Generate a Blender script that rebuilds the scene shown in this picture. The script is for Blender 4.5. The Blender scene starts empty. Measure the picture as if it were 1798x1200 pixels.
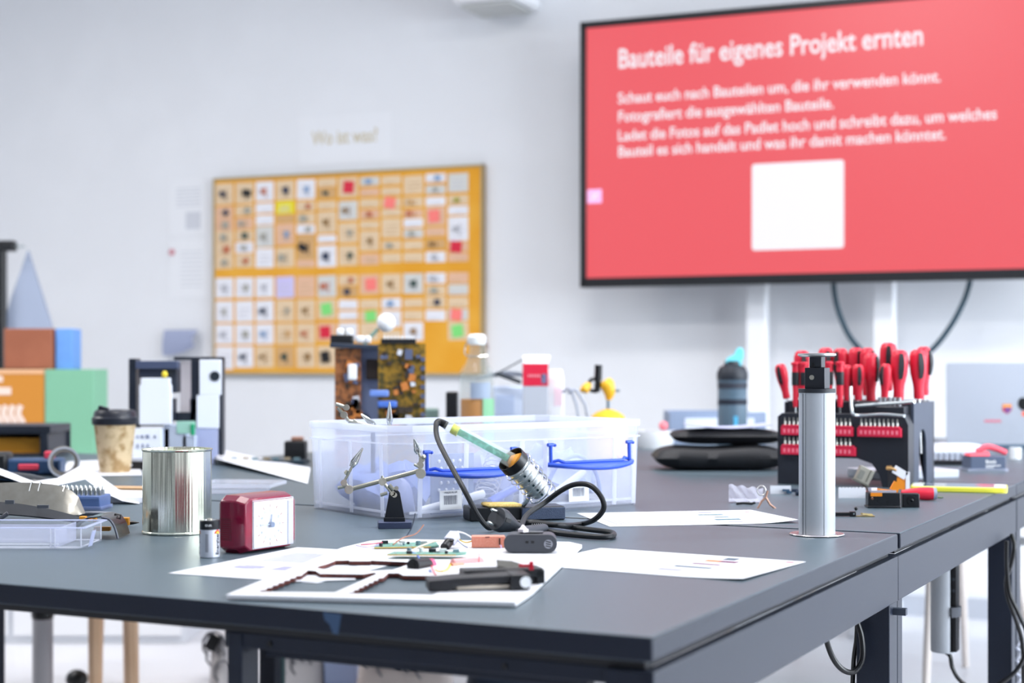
import bpy, bmesh, math, random
from mathutils import Vector, Matrix, Euler
PI = math.pi
scene = bpy.context.scene
C = scene.collection
random.seed(7)

# ---------------------------------------------------------------- camera, world, light
F, H, TZ = 2792.0, 1.0075, 0.75          # focal length in pixels (frame 1798 px wide), eye height, desk height
cam_d = bpy.data.cameras.new('camera'); cam = bpy.data.objects.new('camera', cam_d); C.objects.link(cam)
cam.location = (0, 0, H); cam.rotation_euler = (PI/2, 0, 0)
cam_d.sensor_width = 36; cam_d.lens = 36*F/1798; cam_d.shift_y = 36/1798; cam_d.clip_start = 0.05
cam_d.dof.use_dof = True; cam_d.dof.focus_distance = 2.42; cam_d.dof.aperture_fstop = 3.8; cam_d.dof.aperture_blades = 0
scene.camera = cam
scene.view_settings.view_transform = 'Standard'; scene.view_settings.look = 'None'
scene.view_settings.gamma = 1; scene.view_settings.use_curve_mapping = False
scene.view_settings.exposure = 0.13
scene.cycles.use_denoising = True
scene.cycles.max_bounces = 12; scene.cycles.transparent_max_bounces = 24
scene.cycles.sample_clamp_indirect = 6
w = bpy.data.worlds.new('daylight'); scene.world = w; w.use_nodes = True
w.node_tree.nodes['Background'].inputs[0].default_value = (0.80, 0.90, 1.0, 1)
w.node_tree.nodes['Background'].inputs[1].default_value = 2.6
AW = math.radians(-23.27)                 # heading of the back wall
AT = math.radians(-26.565)                # heading of the desks
RW = Matrix.Rotation(AW, 4, 'Z'); RT = Matrix.Rotation(AT, 4, 'Z')
WY = 6.45                                 # distance of the back wall

def area(name, loc, direction, sx, sy, power, col=(1, 1, 1)):
    l = bpy.data.lights.new(name, 'AREA'); l.shape = 'RECTANGLE'; l.size = sx; l.size_y = sy
    l.energy = power; l.color = col
    o = bpy.data.objects.new(name, l); C.objects.link(o)
    o.location = RW @ Vector(loc); o.rotation_euler = (RW.to_3x3() @ Vector(direction)).to_track_quat('-Z', 'Y').to_euler()
    return o
# daylight through the three windows of the right wall, and added unseen fill lamps
WIN = (1.55, 3.5, 5.35)
for k, wy in enumerate(WIN):
    area('window_daylight', (3.66, wy, 1.75), (-1, 0, -.12), 1.6, 1.7, 88, (0.86, 0.93, 1.0))
FILL_LAMPS = [(-4.6, 3.7), (-4.6, 1.9), (-1.4, 3.9), (-1.4, 2.1), (1.6, 3.9), (1.6, 2.1)]
for lx, ly in FILL_LAMPS:
    area('added_fill_light', (lx, ly, 3.13), (0, 0, -1), 1.2, 0.3, 38, (1.0, 0.97, 0.95))

# ---------------------------------------------------------------- helpers
def T(px, py, z=TZ):                      # a point on the level z where the photograph shows it
    Y = F*(H-z)/(py-636); return Vector(((px-899)/F*Y, Y, z))
def D(px, py, Y):                         # a point at depth Y
    return Vector(((px-899)/F*Y, Y, H-(py-636)/F*Y))
def W(px, py, wy):                        # a point on an upright plane parallel to the back wall, in wall axes
    d = Vector(((px-899)/F, 1, -(py-636)/F)); n = Vector((math.sin(-AW), math.cos(AW), 0))
    p = d*(wy/n.dot(d)); q = RW.inverted() @ p; return Vector((q.x, q.y, q.z+H))
def tab(L, t, z=TZ):                      # desk axes: L leftwards, t away from the front corner
    return Vector((.1309-.8944*L+.4472*t, 1.4854+.4472*L+.8944*t, z))
def col(h):
    h = h.lstrip('#'); r = [int(h[i:i+2], 16)/255 for i in (0, 2, 4)]
    return tuple(c/12.92 if c <= .04045 else ((c+.055)/1.055)**2.4 for c in r)+(1,)
MC = {}
def mat(name, hexc='#808080', rough=.5, metal=0, alpha=1, emit=0, trans=0, noise=None, bump=0, ior=1.45, spec=.5, coat=0):
    if name in MC: return MC[name]
    m = bpy.data.materials.new(name); m.use_nodes = True; nt = m.node_tree; b = nt.nodes['Principled BSDF']
    c = col(hexc); b.inputs['Base Color'].default_value = c; b.inputs['Roughness'].default_value = rough
    b.inputs['Metallic'].default_value = metal; b.inputs['Alpha'].default_value = alpha
    b.inputs['Transmission Weight'].default_value = trans; b.inputs['IOR'].default_value = ior
    b.inputs['Specular IOR Level'].default_value = spec; b.inputs['Coat Weight'].default_value = coat
    if emit:
        b.inputs['Emission Color'].default_value = c; b.inputs['Emission Strength'].default_value = emit
    if noise or bump:
        sc_, amt, h2 = (noise or (60, 0, hexc))
        tc = nt.nodes.new('ShaderNodeTexCoord'); nz = nt.nodes.new('ShaderNodeTexNoise')
        nz.inputs['Scale'].default_value = sc_; nz.inputs['Detail'].default_value = 6
        nt.links.new(tc.outputs['Object'], nz.inputs['Vector'])
        if amt:
            rp = nt.nodes.new('ShaderNodeValToRGB'); rp.color_ramp.elements[0].position = .44 if amt >= 1 else .5-.2*amt; rp.color_ramp.elements[1].position = .60 if amt >= 1 else .72
            rp.color_ramp.elements[0].color = c; rp.color_ramp.elements[1].color = col(h2)
            nt.links.new(nz.outputs['Fac'], rp.inputs['Fac']); nt.links.new(rp.outputs['Color'], b.inputs['Base Color'])
        if bump:
            bp = nt.nodes.new('ShaderNodeBump'); bp.inputs['Strength'].default_value = bump; bp.inputs['Distance'].default_value = .002
            nt.links.new(nz.outputs['Fac'], bp.inputs['Height']); nt.links.new(bp.outputs['Normal'], b.inputs['Normal'])
    MC[name] = m; return m
def frosted(name, hexc, op, rough=.35):    # milky plastic: part clear, part white scattering
    if name in MC: return MC[name]
    m = bpy.data.materials.new(name); m.use_nodes = True; nt = m.node_tree; nt.nodes.clear(); N = nt.nodes.new; L = nt.links.new
    out = N('ShaderNodeOutputMaterial'); mx = N('ShaderNodeMixShader'); tr = N('ShaderNodeBsdfTransparent'); m2 = N('ShaderNodeMixShader')
    tl = N('ShaderNodeBsdfTranslucent'); pb = N('ShaderNodeBsdfPrincipled')
    pb.inputs['Base Color'].default_value = col(hexc); pb.inputs['Roughness'].default_value = rough; tl.inputs[0].default_value = col(hexc)
    mx.inputs[0].default_value = op; m2.inputs[0].default_value = .45
    L(tl.outputs[0], m2.inputs[1]); L(pb.outputs[0], m2.inputs[2]); L(tr.outputs[0], mx.inputs[1]); L(m2.outputs[0], mx.inputs[2]); L(mx.outputs[0], out.inputs[0])
    MC[name] = m; return m

class MB:
    def __init__(s): s.bm = bmesh.new(); s.mi = 0; s.M = Matrix()
    def _v(s, ps): return [s.bm.verts.new(s.M @ Vector(p)) for p in ps]
    def _f(s, vs):
        try: f = s.bm.faces.new(vs); f.material_index = s.mi; return f
        except ValueError: return None
    def box(s, c, d, R=None):
        c = Vector(c); x, y, z = d[0]/2, d[1]/2, d[2]/2
        R = Euler(R).to_matrix() if isinstance(R, (tuple, list)) else (R or Matrix.Identity(3))
        v = s._v([c+R @ Vector((a*x, b*y, e*z)) for e in (-1, 1) for b in (-1, 1) for a in (-1, 1)])
        for q in ((0, 2, 3, 1), (4, 5, 7, 6), (0, 1, 5, 4), (2, 6, 7, 3), (0, 4, 6, 2), (1, 3, 7, 5)): s._f([v[i] for i in q])
        return s
    def hexa(s, lo, hi):                   # lower and upper loop of points
        a = s._v(lo); b = s._v(hi); n = len(a)
        s._f(a[::-1]); s._f(b)
        for i in range(n): s._f([a[i], a[(i+1) % n], b[(i+1) % n], b[i]])
        return s
    def prism(s, poly, z0, z1):
        return s.hexa([(x, y, z0) for x, y in poly], [(x, y, z1) for x, y in poly])
    def xprism(s, poly, y0, y1):           # polygon in the xz plane, drawn out along y
        return s.hexa([(x, y1, z) for x, z in poly], [(x, y0, z) for x, z in poly])
    def tube(s, pts, r, seg=8, caps=True, smooth=0):
        pts = [Vector(p) for p in pts]
        rs = list(r) if isinstance(r, (list, tuple)) else [r]*len(pts)
        if smooth:
            q, rr = [], []
            n = len(pts)
            for i in range(n-1):
                p0, p1, p2, p3 = pts[max(i-1, 0)], pts[i], pts[i+1], pts[min(i+2, n-1)]
                for k in range(smooth):
                    t = k/smooth
                    q.append(.5*((2*p1)+(p2-p0)*t+(2*p0-5*p1+4*p2-p3)*t*t+(3*p1-p0-3*p2+p3)*t**3)); rr.append(rs[i]*(1-t)+rs[i+1]*t)
            q.append(pts[-1]); rr.append(rs[-1]); pts, rs = q, rr
        prev = None; rings = []; n = len(pts); ref = None
        for i, p in enumerate(pts):
            d = (pts[min(i+1, n-1)]-pts[max(i-1, 0)])
            if d.length < 1e-9: d = Vector((0, 0, 1))
            d.normalize()
            if ref is None: ref = d.orthogonal().normalized()
            else:
                ref = ref-d*ref.dot(d)
                ref = ref.normalized() if ref.length > 1e-6 else d.orthogonal().normalized()
            b = d.cross(ref)
            rings.append(s._v([p+(ref*math.cos(2*PI*k/seg)+b*math.sin(2*PI*k/seg))*rs[i] for k in range(seg)]))
        for i in range(n-1):
            for k in range(seg): s._f([rings[i][k], rings[i][(k+1) % seg], rings[i+1][(k+1) % seg], rings[i+1][k]])
        if caps: s._f(rings[0][::-1]); s._f(rings[-1])
        return s
    def cyl(s, a, b, r, r2=None, seg=20): return s.tube([a, b], [r, r if r2 is None else r2], seg)
    def lathe(s, prof, seg=32, M=None, sy=1, a0=0, a1=2*PI):
        M = M or Matrix(); full = abs(a1-a0-2*PI) < 1e-6; n = seg if full else seg+1; rings = []
        for r, z in prof:
            if r < 1e-7: rings.append(s._v([M @ Vector((0, 0, z))]))
            else: rings.append(s._v([M @ Vector((r*math.cos(a0+(a1-a0)*k/seg), sy*r*math.sin(a0+(a1-a0)*k/seg), z)) for k in range(n)]))
        for i in range(len(rings)-1):
            A, B = rings[i], rings[i+1]
            for k in range(seg):
                k2 = (k+1) % n if full else k+1
                if len(A) == 1 and len(B) == 1: continue
                if len(A) == 1: s._f([A[0], B[k2], B[k]])
                elif len(B) == 1: s._f([A[k], A[k2], B[0]])
                else: s._f([A[k], A[k2], B[k2], B[k]])
        return s
    def sph(s, c, r, seg=16, sc=(1, 1, 1)):
        M = Matrix.Translation(Vector(c)) @ Matrix.Diagonal((sc[0], sc[1], sc[2], 1))
        n = max(6, seg//2); return s.lathe([(r*math.sin(PI*i/n), -r*math.cos(PI*i/n)) for i in range(n+1)], seg, M)
    def grid(s, fn, nu, nv, th=0):         # a sheet fn(u, v) with real thickness th
        P = [[Vector(fn(i/nu, j/nv)) for j in range(nv+1)] for i in range(nu+1)]
        def nrm(i, j):
            a = P[min(i+1, nu)][j]-P[max(i-1, 0)][j]; b = P[i][min(j+1, nv)]-P[i][max(j-1, 0)]; n = a.cross(b)
            return n.normalized() if n.length > 1e-12 else Vector((0, 0, 1))
        top = [[s.bm.verts.new(s.M @ P[i][j]) for j in range(nv+1)] for i in range(nu+1)]
        for i in range(nu):
            for j in range(nv): s._f([top[i][j], top[i+1][j], top[i+1][j+1], top[i][j+1]])
        if th:
            bot = [[s.bm.verts.new(s.M @ (P[i][j]-nrm(i, j)*th)) for j in range(nv+1)] for i in range(nu+1)]
            for i in range(nu):
                for j in range(nv): s._f([bot[i][j+1], bot[i+1][j+1], bot[i+1][j], bot[i][j]])
            for i in range(nu): s._f([top[i+1][0], top[i][0], bot[i][0], bot[i+1][0]]); s._f([top[i][nv], top[i+1][nv], bot[i+1][nv], bot[i][nv]])
            for j in range(nv): s._f([top[0][j], top[0][j+1], bot[0][j+1], bot[0][j]]); s._f([top[nu][j+1], top[nu][j], bot[nu][j], bot[nu][j+1]])
        return s
    def holed(s, outer, holes, z0, z1):    # a board with cut-outs
        loops = [outer]+holes; B = []; Tp = []; ed = []
        tmp = bmesh.new()
        for lp in loops:
            vs = [tmp.verts.new((x, y, 0)) for x, y in lp]
            for i in range(len(vs)): tmp.edges.new((vs[i], vs[(i+1) % len(vs)]))
        bmesh.ops.triangle_fill(tmp, edges=tmp.edges[:], use_beauty=True, use_dissolve=False, normal=(0, 0, 1))
        tmp.verts.index_update()
        b = s._v([(v.co.x, v.co.y, z0) for v in tmp.verts]); t = s._v([(v.co.x, v.co.y, z1) for v in tmp.verts])
        for f in tmp.faces:
            ix = [v.index for v in f.verts]
            if f.normal.z < 0: ix = ix[::-1]
            s._f([t[i] for i in ix]); s._f([b[i] for i in ix[::-1]])
        k = 0; old = s.mi
        for n_, lp in enumerate(loops):
            n = len(lp); s.mi = old if n_ == 0 else old+1
            for i in range(n): s._f([b[k+i], b[k+(i+1) % n], t[k+(i+1) % n], t[k+i]])
            k += n
        s.mi = old; tmp.free(); return s
    def build(s, name, mats, parent=None, bev=0, ang=35, loc=None, rot=None, seg=2):
        bm = s.bm; bmesh.ops.recalc_face_normals(bm, faces=bm.faces[:])
        for f in bm.faces: f.smooth = True
        a = math.radians(ang)
        for e in bm.edges:
            if len(e.link_faces) == 2: e.smooth = e.calc_face_angle(0) < a
        me = bpy.data.meshes.new(name); bm.to_mesh(me); bm.free()
        for m in (mats if isinstance(mats, (list, tuple)) else [mats]): me.materials.append(m)
        o = bpy.data.objects.new(name, me); C.objects.link(o)
        if parent: o.parent = parent
        if loc is not None: o.location = loc
        if rot is not None: o.rotation_euler = rot if isinstance(rot, (tuple, Euler)) else (0, 0, rot)
        if bev:
            b = o.modifiers.new('edge_rounding', 'BEVEL'); b.width = bev; b.segments = seg; b.limit_method = 'ANGLE'; b.angle_limit = math.radians(40); b.harden_normals = False
        return o
def tag(o, label, cat=None, group=None, kind=None):
    o['label'] = label
    if cat: o['category'] = cat
    if group: o['group'] = group
    if kind: o['kind'] = kind
    return o
def struct(o): o['kind'] = 'structure'; return o
def thing(name, label, cat, loc=(0, 0, 0), rz=0, group=None, rot=None):
    o = bpy.data.objects.new(name, None); C.objects.link(o); o.empty_display_size = .02
    o.location = loc; o.rotation_euler = rot if rot is not None else (0, 0, rz); return tag(o, label, cat, group)
def text(name, s, mt, parent, loc, rot=(0, 0, 0), size=.01, width=None, align='LEFT', depth=.0002, fn=None, bold=0):
    cu = bpy.data.curves.new('t', 'FONT'); cu.body = s; cu.size = size; cu.extrude = depth; cu.align_x = align; cu.offset = bold*size; cu.resolution_u = 3
    ob = bpy.data.objects.new('t', cu); C.objects.link(ob); dg = bpy.context.evaluated_depsgraph_get()
    me = bpy.data.meshes.new_from_object(ob.evaluated_get(dg)); bpy.data.objects.remove(ob); bpy.data.curves.remove(cu)
    if width:
        xs = [v.co.x for v in me.vertices]; k = width/(max(xs)-min(xs))
        for v in me.vertices: v.co.x *= k
    if fn:
        for v in me.vertices: v.co = fn(v.co)
    me.materials.clear(); me.materials.append(mt); me.name = name
    o = bpy.data.objects.new(name, me); C.objects.link(o); o.parent = parent; o.location = loc; o.rotation_euler = rot; return o
def dup(root, loc=None, rot=None, label=None):
    r = root.copy(); C.objects.link(r)
    if loc is not None: r.location = loc
    if rot is not None: r.rotation_euler = rot
    if label: r['label'] = label
    for ch in list(root.children):
        c = ch.copy(); C.objects.link(c); c.parent = r
        for g in ch.children:
            d = g.copy(); C.objects.link(d); d.parent = c
    return r
def rrect(w, d, r, n=4, cx=0, cy=0):
    out = []
    for qx, qy, a in ((1, 1, 0), (-1, 1, 90), (-1, -1, 180), (1, -1, 270)):
        for k in range(n+1):
            t = math.radians(a+90*k/n); out.append((cx+qx*(w/2-r)+r*math.cos(t), cy+qy*(d/2-r)+r*math.sin(t)))
    return out

# materials
BLACK = mat('black_plastic', '#15171c', .42); SATIN = mat('satin_black', '#0d0f13', .3); DARK = mat('dark_grey_plastic', '#3a3e47', .5)
RUBBER = mat('rubber', '#181b20', .5); CHROME = mat('chrome', '#d8dad8', .16, 1); NICKEL = mat('nickel', '#c9c6b8', .28, 1)
WHITE = mat('white_paint', '#eef0f4', .5); PAPER = mat('paper', '#dadce3', .8, spec=.2); INK = mat('print_grey', '#8d909b', .8); INKD = mat('print_dark', '#4d5c6c', .8)
RED = mat('red_plastic', '#d3203a', .38); CLEAR = frosted('clear_plastic', '#eef2fb', .14, .06); CREAM = mat('cream_paper', '#ecd9c0', .85)
# ---------------------------------------------------------------- room
WALLP = mat('wall_paint', '#e6e8ec', .85, noise=(3, .1, '#e9ebef'), bump=.02, spec=.2)
X0, X1, Y0, Y1, ZC = -7.6, 3.5, -3.2, WY, 3.2
m = MB(); m.box(((X0+X1)/2, (Y0+Y1)/2, -.05), (X1-X0+.4, Y1-Y0+.4, .1))
o = struct(m.build('floor', mat('floor_vinyl', '#dcdde2', .34, noise=(2.2, .3, '#e4e5ea')))); o.rotation_euler.z = AW
m = MB(); m.box(((X0+X1)/2, (Y0+Y1)/2, ZC+.05), (X1-X0+.4, Y1-Y0+.4, .1)); o = struct(m.build('ceiling', mat('ceiling_paint', '#dfe3e7', .9))); o.rotation_euler.z = AW
m = MB(); m.box(((X0+X1)/2, Y1+.1, ZC/2), (X1-X0+.4, .2, ZC)); o = struct(m.build('wall_back', WALLP)); o.rotation_euler.z = AW
m = MB(); m.box((X0-.1, (Y0+Y1)/2, ZC/2), (.2, Y1-Y0, ZC)); o = struct(m.build('wall_left', WALLP)); o.rotation_euler.z = AW
m = MB(); m.box(((X0+X1)/2, Y0-.1, ZC/2), (X1-X0+.4, .2, ZC)); o = struct(m.build('wall_front', mat('wall_dark', '#3c3f45', .8))); o.rotation_euler.z = AW
m = MB()                                   # unseen white strips added for bright reflections in the tin can
for x in (-5.6, -4.2, -2.7, -1.2, .1, 1.4, 2.7): m.box((x, Y0+.06, ZC/2), (.55, .12, ZC-.02))
o = struct(m.build('reflector_strips', WALLP)); o.rotation_euler.z = AW
m = MB()                                   # window wall: sill, head and piers
m.box((X1+.1, (Y0+Y1)/2, .42), (.2, Y1-Y0, .84)); m.box((X1+.1, (Y0+Y1)/2, 2.93), (.2, Y1-Y0, .54))
ys = [Y0]+[v for c in WIN for v in (c-.82, c+.82)]+[Y1]
for i in range(0, len(ys), 2): m.box((X1+.1, (ys[i]+ys[i+1])/2, 1.75), (.2, ys[i+1]-ys[i], 1.82))
o = struct(m.build('wall_right', WALLP)); o.rotation_euler.z = AW
for i, c in enumerate(WIN):
    m = MB()
    for dy in (-.79, 0, .79): m.box((X1+.04, c+dy, 1.75), (.06, .06, 1.82))
    for z in (.87, 2.63): m.box((X1+.04, c, z), (.06, 1.64, .06))
    o = struct(m.build('window_%d' % (i+1), mat('window_frame_grey', '#8d9299', .5))); o.rotation_euler.z = AW
for nm, c_, d_ in (('baseboard_back', ((X0+X1)/2, Y1-.008, .04), (X1-X0, .016, .08)), ('baseboard_left', (X0+.008, (Y0+Y1)/2, .04), (.016, Y1-Y0-.04, .08))):
    m = MB(); m.box(c_, d_); o = struct(m.build(nm, mat('baseboard_paint', '#b9bec8', .6))); o.rotation_euler.z = AW
for i, (lx, ly) in enumerate(FILL_LAMPS):  # housings for the added fill lamps, all out of view
    t = thing('added_ceiling_lamp', 'white flat ceiling lamp added unseen over the room for fill light', 'lamp', RW @ Vector((lx, ly, 3.2)), AW, 'added ceiling lamps')
    m = MB(); m.box((0, 0, -.03), (1.3, .36, .058)); m.build('housing', WHITE, t, bev=.008)
# wall-mounted white unit high on the wall, cut by the frame's upper edge
p = W(793, 9, WY-.30); q = W(905, -3, WY-.30)
t = thing('wall_unit', 'white box unit fixed high on the wall beside the screen', 'wall unit', RW @ Vector(((p.x+q.x)/2, WY, p.z)), AW)
m = MB(); m.box((0, -.16, .15), (q.x-p.x, .31, .29)); m.build('housing', WHITE, t, bev=.02)
m = MB(); m.box((0, -.16, -.004), (q.x-p.x-.06, .24, .008)); m.build('vent_panel', mat('panel_grey', '#c6c9c8', .6), t)

# ---------------------------------------------------------------- cork board
a = W(374, 311, WY-.03); b = W(848, 288, WY-.03); c = W(848, 660, WY-.03)
BW, BH = b.x-a.x, b.z-c.z
board = thing('cork_board', 'large orange-brown pin board hung on the white wall', 'board', RW @ Vector((a.x, WY-.001, c.z)), AW)
CORK = mat('cork', '#e3a135', .85, noise=(5, .6, '#eab04a'), bump=.15, spec=.1)
m = MB(); m.box((BW/2, -.014, BH/2), (BW, .024, BH)); m.build('board_panel', CORK, board)
m = MB()
for cx, cz, sx, sz in ((BW/2, .005, BW, .01), (BW/2, BH-.005, BW, .01), (.005, BH/2, .01, BH), (BW-.005, BH/2, .01, BH)): m.box((cx, -.016, cz), (sx, .031, sz))
m.build('board_frame', mat('board_edge', '#a99b78', .6), board)
CC = {'c': ('cream', '#e2c9a8'), 'w': ('white', '#e8e8ee'), 'p': ('pinkish', '#e3b99c'), 't': ('tan', '#d3a874'), 'l': ('lilac', '#cdc6ee'), 'y': ('yellow', '#eadd3c'), 'g': ('pale grey', '#d3d3cf')}
PC = {'n': ('navy', '#27354f'), 'k': ('black', '#14171b'), 'r': ('rust red', '#bf6b4a'), 'R': ('bright red', '#d81f3e'), 's': ('steel grey', '#a3a196'), 'b': ('blue', '#7f9fc4'), 'o': ('brown', '#8d6a3a'),
      'G': ('green', '#7fdc79'), 'C': ('coral', '#fb7f78'), 'v': ('olive', '#a3a22a'), 'd': ('dark green', '#2f4a44'), 'm': ('grey', '#b5b6bd'), 'T': ('tan', '#c9a06c')}
ORD = ['topmost', 'second', 'third', 'fourth', 'fifth', 'sixth', 'seventh', 'eighth']
COLN = ['first', 'second', 'third', 'fourth', 'fifth', 'sixth', 'seventh', 'eighth', 'ninth', 'tenth', 'eleventh', 'twelfth']
UP = [  # upper half: (from, to, card colour, component colour)
 [(0,.22,'c','n'),(.27,.39,'p','n'),(.42,.53,'p','s'),(.56,.68,'c','s'),(.71,.82,'c','r'),(.85,.98,'c','s')],
 [(0,.22,'c','k'),(.27,.36,'c','s'),(.41,.52,'p','s'),(.56,.66,'c','d'),(.70,.80,'w','s'),(.84,.97,'c','r')],
 [(0,.20,'w','r'),(.25,.34,'w',''),(.39,.48,'w',''),(.52,.74,'g','s'),(.78,.98,'w','')],
 [(0,.20,'c','n'),(.24,.36,'y',''),(.40,.46,'t',''),(.50,.72,'p','b'),(.78,.98,'c','s')],
 [(0,.20,'w','b'),(.25,.34,'c','r'),(.39,.48,'c','s'),(.52,.60,'w','s'),(.64,.90,'t','k'),(.93,.99,'p','')],
 [(0,.07,'c',''),(.11,.20,'t','d'),(.26,.33,'c',''),(.38,.60,'c','o'),(.65,.71,'w',''),(.77,.99,'w','n')],
 [(0,.20,'c','R'),(.27,.46,'g','o'),(.52,.72,'c','s'),(.78,.98,'c','d')],
 [(.01,.08,'g','b'),(.14,.20,'p',''),(.26,.33,'c',''),(.38,.46,'p','r'),(.51,.57,'c',''),(.62,.82,'c','o'),(.88,.98,'p','')],
 [(.01,.08,'c',''),(.14,.20,'c',''),(.26,.34,'c','C'),(.38,.44,'c',''),(.49,.68,'c',''),(.74,.82,'c','s'),(.88,.96,'c','')],
 [(.02,.20,'c',''),(.26,.34,'c','T'),(.40,.46,'p','r'),(.50,.57,'w',''),(.62,.69,'g','s'),(.75,.82,'c',''),(.88,.96,'c','')],
 [(.01,.08,'w','b'),(.14,.21,'g','s'),(.27,.34,'w',''),(.38,.56,'p','C'),(.61,.68,'p',''),(.74,.82,'t','o'),(.88,.97,'w','m')],
 [(.02,.20,'g',''),(.26,.34,'c','v'),(.38,.45,'w',''),(.50,.74,'w','m'),(.78,.86,'p','R'),(.90,.97,'p','')]]
LO = [
 [(0,.19,'w','m'),(.25,.45,'w','s'),(.50,.69,'w','m'),(.74,.96,'w','')],
 [(0,.19,'w','s'),(.25,.45,'w',''),(.50,.69,'w','s'),(.74,.94,'w','n')],
 [(0,.19,'w','m'),(.25,.45,'w','n'),(.50,.69,'w','b'),(.74,.94,'c','o')],
 [(0,.20,'l',''),(.25,.45,'c','s'),(.50,.69,'c','T'),(.74,.94,'t','d')],
 [(0,.20,'p',''),(.25,.45,'c','o'),(.50,.69,'c','r'),(.74,.94,'c','o')],
 [(0,.20,'g','r'),(.25,.43,'c','G'),(.50,.66,'p','R'),(.74,.94,'c','k')],
 [(0,.08,'c','r'),(.12,.20,'t','n'),(.26,.33,'w',''),(.38,.44,'w',''),(.50,.66,'w','s'),(.74,.92,'c','')],
 [(0,.18,'p','C'),(.26,.33,'c',''),(.38,.46,'c','G'),(.50,.66,'c',''),(.74,.92,'w','')],
 [(0,.18,'c','o'),(.25,.33,'w','b'),(.38,.52,'w',''),(.58,.70,'c',''),(.74,.92,'c','')],
 [(0,.18,'g','d'),(.26,.32,'c',''),(.38,.45,'c',''),(.50,.66,'w','o'),(.74,.92,'c','')],
 [(0,.08,'w','m'),(.13,.20,'c','s'),(.24,.33,'c','n'),(.38,.46,'w','')],
 [(0,.08,'p',''),(.12,.20,'g',''),(.25,.33,'c',''),(.37,.46,'g','C'),(.50,.66,'c','G')]]
rng = random.Random(3)
def cards(rows, vt, vb, half):
    for ci, colspec in enumerate(rows):
        x0 = .014+ci*(BW*.955-.01)/12; wd = (BW*.955)/12-.014
        for ri, (v0, v1, cc, pc) in enumerate(colspec):
            v0 -= .013; v1 += .013
            z1 = BH*(1-(vt+(vb-vt)*v0)); z0 = BH*(1-(vt+(vb-vt)*v1)); h = z1-z0
            cn, ch = CC[cc]; lab = (f"{cn} card with {PC[pc][0]} piece" if pc else f"plain {cn} card")
            lab += f", {ORD[ri]} in {COLN[ci]} column, {half} of pin board"
            t = thing('pinned_card', lab, 'card', board.matrix_basis @ Vector((x0+wd/2, -.0262, z0)), AW, 'cards pinned on the board')
            m = MB(); m.box((0, -.0006, h/2), (wd, .0012, h), (0, rng.uniform(-.02, .02), 0)); m.mi = 1
            for k in range(3 if h > .05 else 1): m.box((rng.uniform(-.01, .01), -.0014, h*(.2+.2*k)), (wd*rng.uniform(.4, .75), .0004, .004))
            m.build('paper_card', [mat('card_'+cn, ch, .85, spec=.2), mat('card_print_'+cn, '#c8a987' if cc in 'cpt' else '#c2c3cf', .9)], t)
            if pc:
                pn, ph = PC[pc]; m = MB(); big = pc in 'GCR' ; s_ = .055 if big else rng.uniform(.018, .028)
                if pc == 'k': s_ = .042
                if big: m.box((rng.uniform(-.01, .01), -.003, h*.5), (s_, .002, min(s_, max(h*.85, .05))), (0, rng.uniform(-.2, .2), 0))
                else:
                    zz = min(max(h*.5, s_*.5), h); m.box((rng.uniform(-.02, .02), -.006, zz), (s_, .01, min(s_*rng.uniform(.7, 1.2), h*.9)), (0, rng.uniform(-.6, .6), 0))
                    m.cyl((s_*.3, -.003, zz*.4), (s_*.3, -.003, zz*1.4), .0025, seg=6)
                m.build('component' if not big else 'coloured_tab', mat('piece_'+pn, ph, .5), t)
cards(UP, .035, .465, 'upper half'); cards(LO, .515, .985, 'lower half')
def sheet_on_wall(name, label, cat, px0, py0, px1, py1, mats, lines, txt=None, th=.002):
    a = W(px0, py0, WY-.003); b = W(px1, py1, WY-.003); w_, h_ = b.x-a.x, a.z-b.z
    t = thing(name, label, cat, RW @ Vector((a.x+w_/2, WY-.0005, b.z)), AW)
    m = MB(); m.box((0, -th/2, h_/2), (w_, th, h_)); m.mi = 1
    for (u0, v0, u1, v1) in lines: m.box(((u0+u1)/2*w_-w_/2, -th-.0003, h_*(1-(v0+v1)/2)), ((u1-u0)*w_, .0006, (v1-v0)*h_))
    m.build('paper_sheet', mats, t)
    if txt: text('lettering', txt[0], txt[1], t, (0, -th-.0006, h_*.42), (PI/2, 0, 0), size=txt[2], width=w_*.72, align='CENTER', bold=.012)
    return t
PW = mat('wall_paper_sheet', '#e9ebef', .8); PL = mat('faint_print', '#cfd2da', .9)
sheet_on_wall('wall_sign', 'white paper sign with faint question above the pin board', 'sign', 526, 207, 686, 283, [PW, PL], [], ('Wo ist was?', mat('sign_ink', '#ccc1a4', .9), .09))
ln = [(.2, .18+.06*k, .85, .2+.06*k) for k in range(6)]
sheet_on_wall('wall_notice', 'upper of the two white notices beside the pin board', 'notice', 297, 314, 362, 412, [PW, PL], ln+[(.45, .6, .85, .9)])
sheet_on_wall('wall_notice', 'lower of the two white notices, with a small red dot', 'notice', 297, 422, 362, 522, [PW, PL], [(.3, .2+.075*k, .9, .215+.075*k) for k in range(9)])
m = MB(); m.cyl((0, 0, 0), (0, -.004, 0), .016); q = W(302, 443, WY-.004)
tag(m.build('red_sticker', mat('sticker_red', '#cf8d98', .6), loc=RW @ Vector((q.x, q.y, q.z)), rot=AW), 'small faded red round sticker on the lower white notice', 'sticker')
# curled grey sheet under the notices
a = W(290, 580, WY-.02); b = W(350, 625, WY-.02)
m = MB(); m.grid(lambda u, v: ((b.x-a.x)*u, -.012-.05*math.sin(v*2.4)*(.3+.7*u), (b.z-a.z)*v*(1-.35*u*u)), 10, 10, .001)
tag(m.build('curled_sheet', mat('sheet_grey', '#a0a9c6', .7), loc=RW @ Vector((a.x, WY-.015, a.z)), rot=AW), 'curled grey-blue sheet of paper hanging low on the wall', 'paper')

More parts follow.
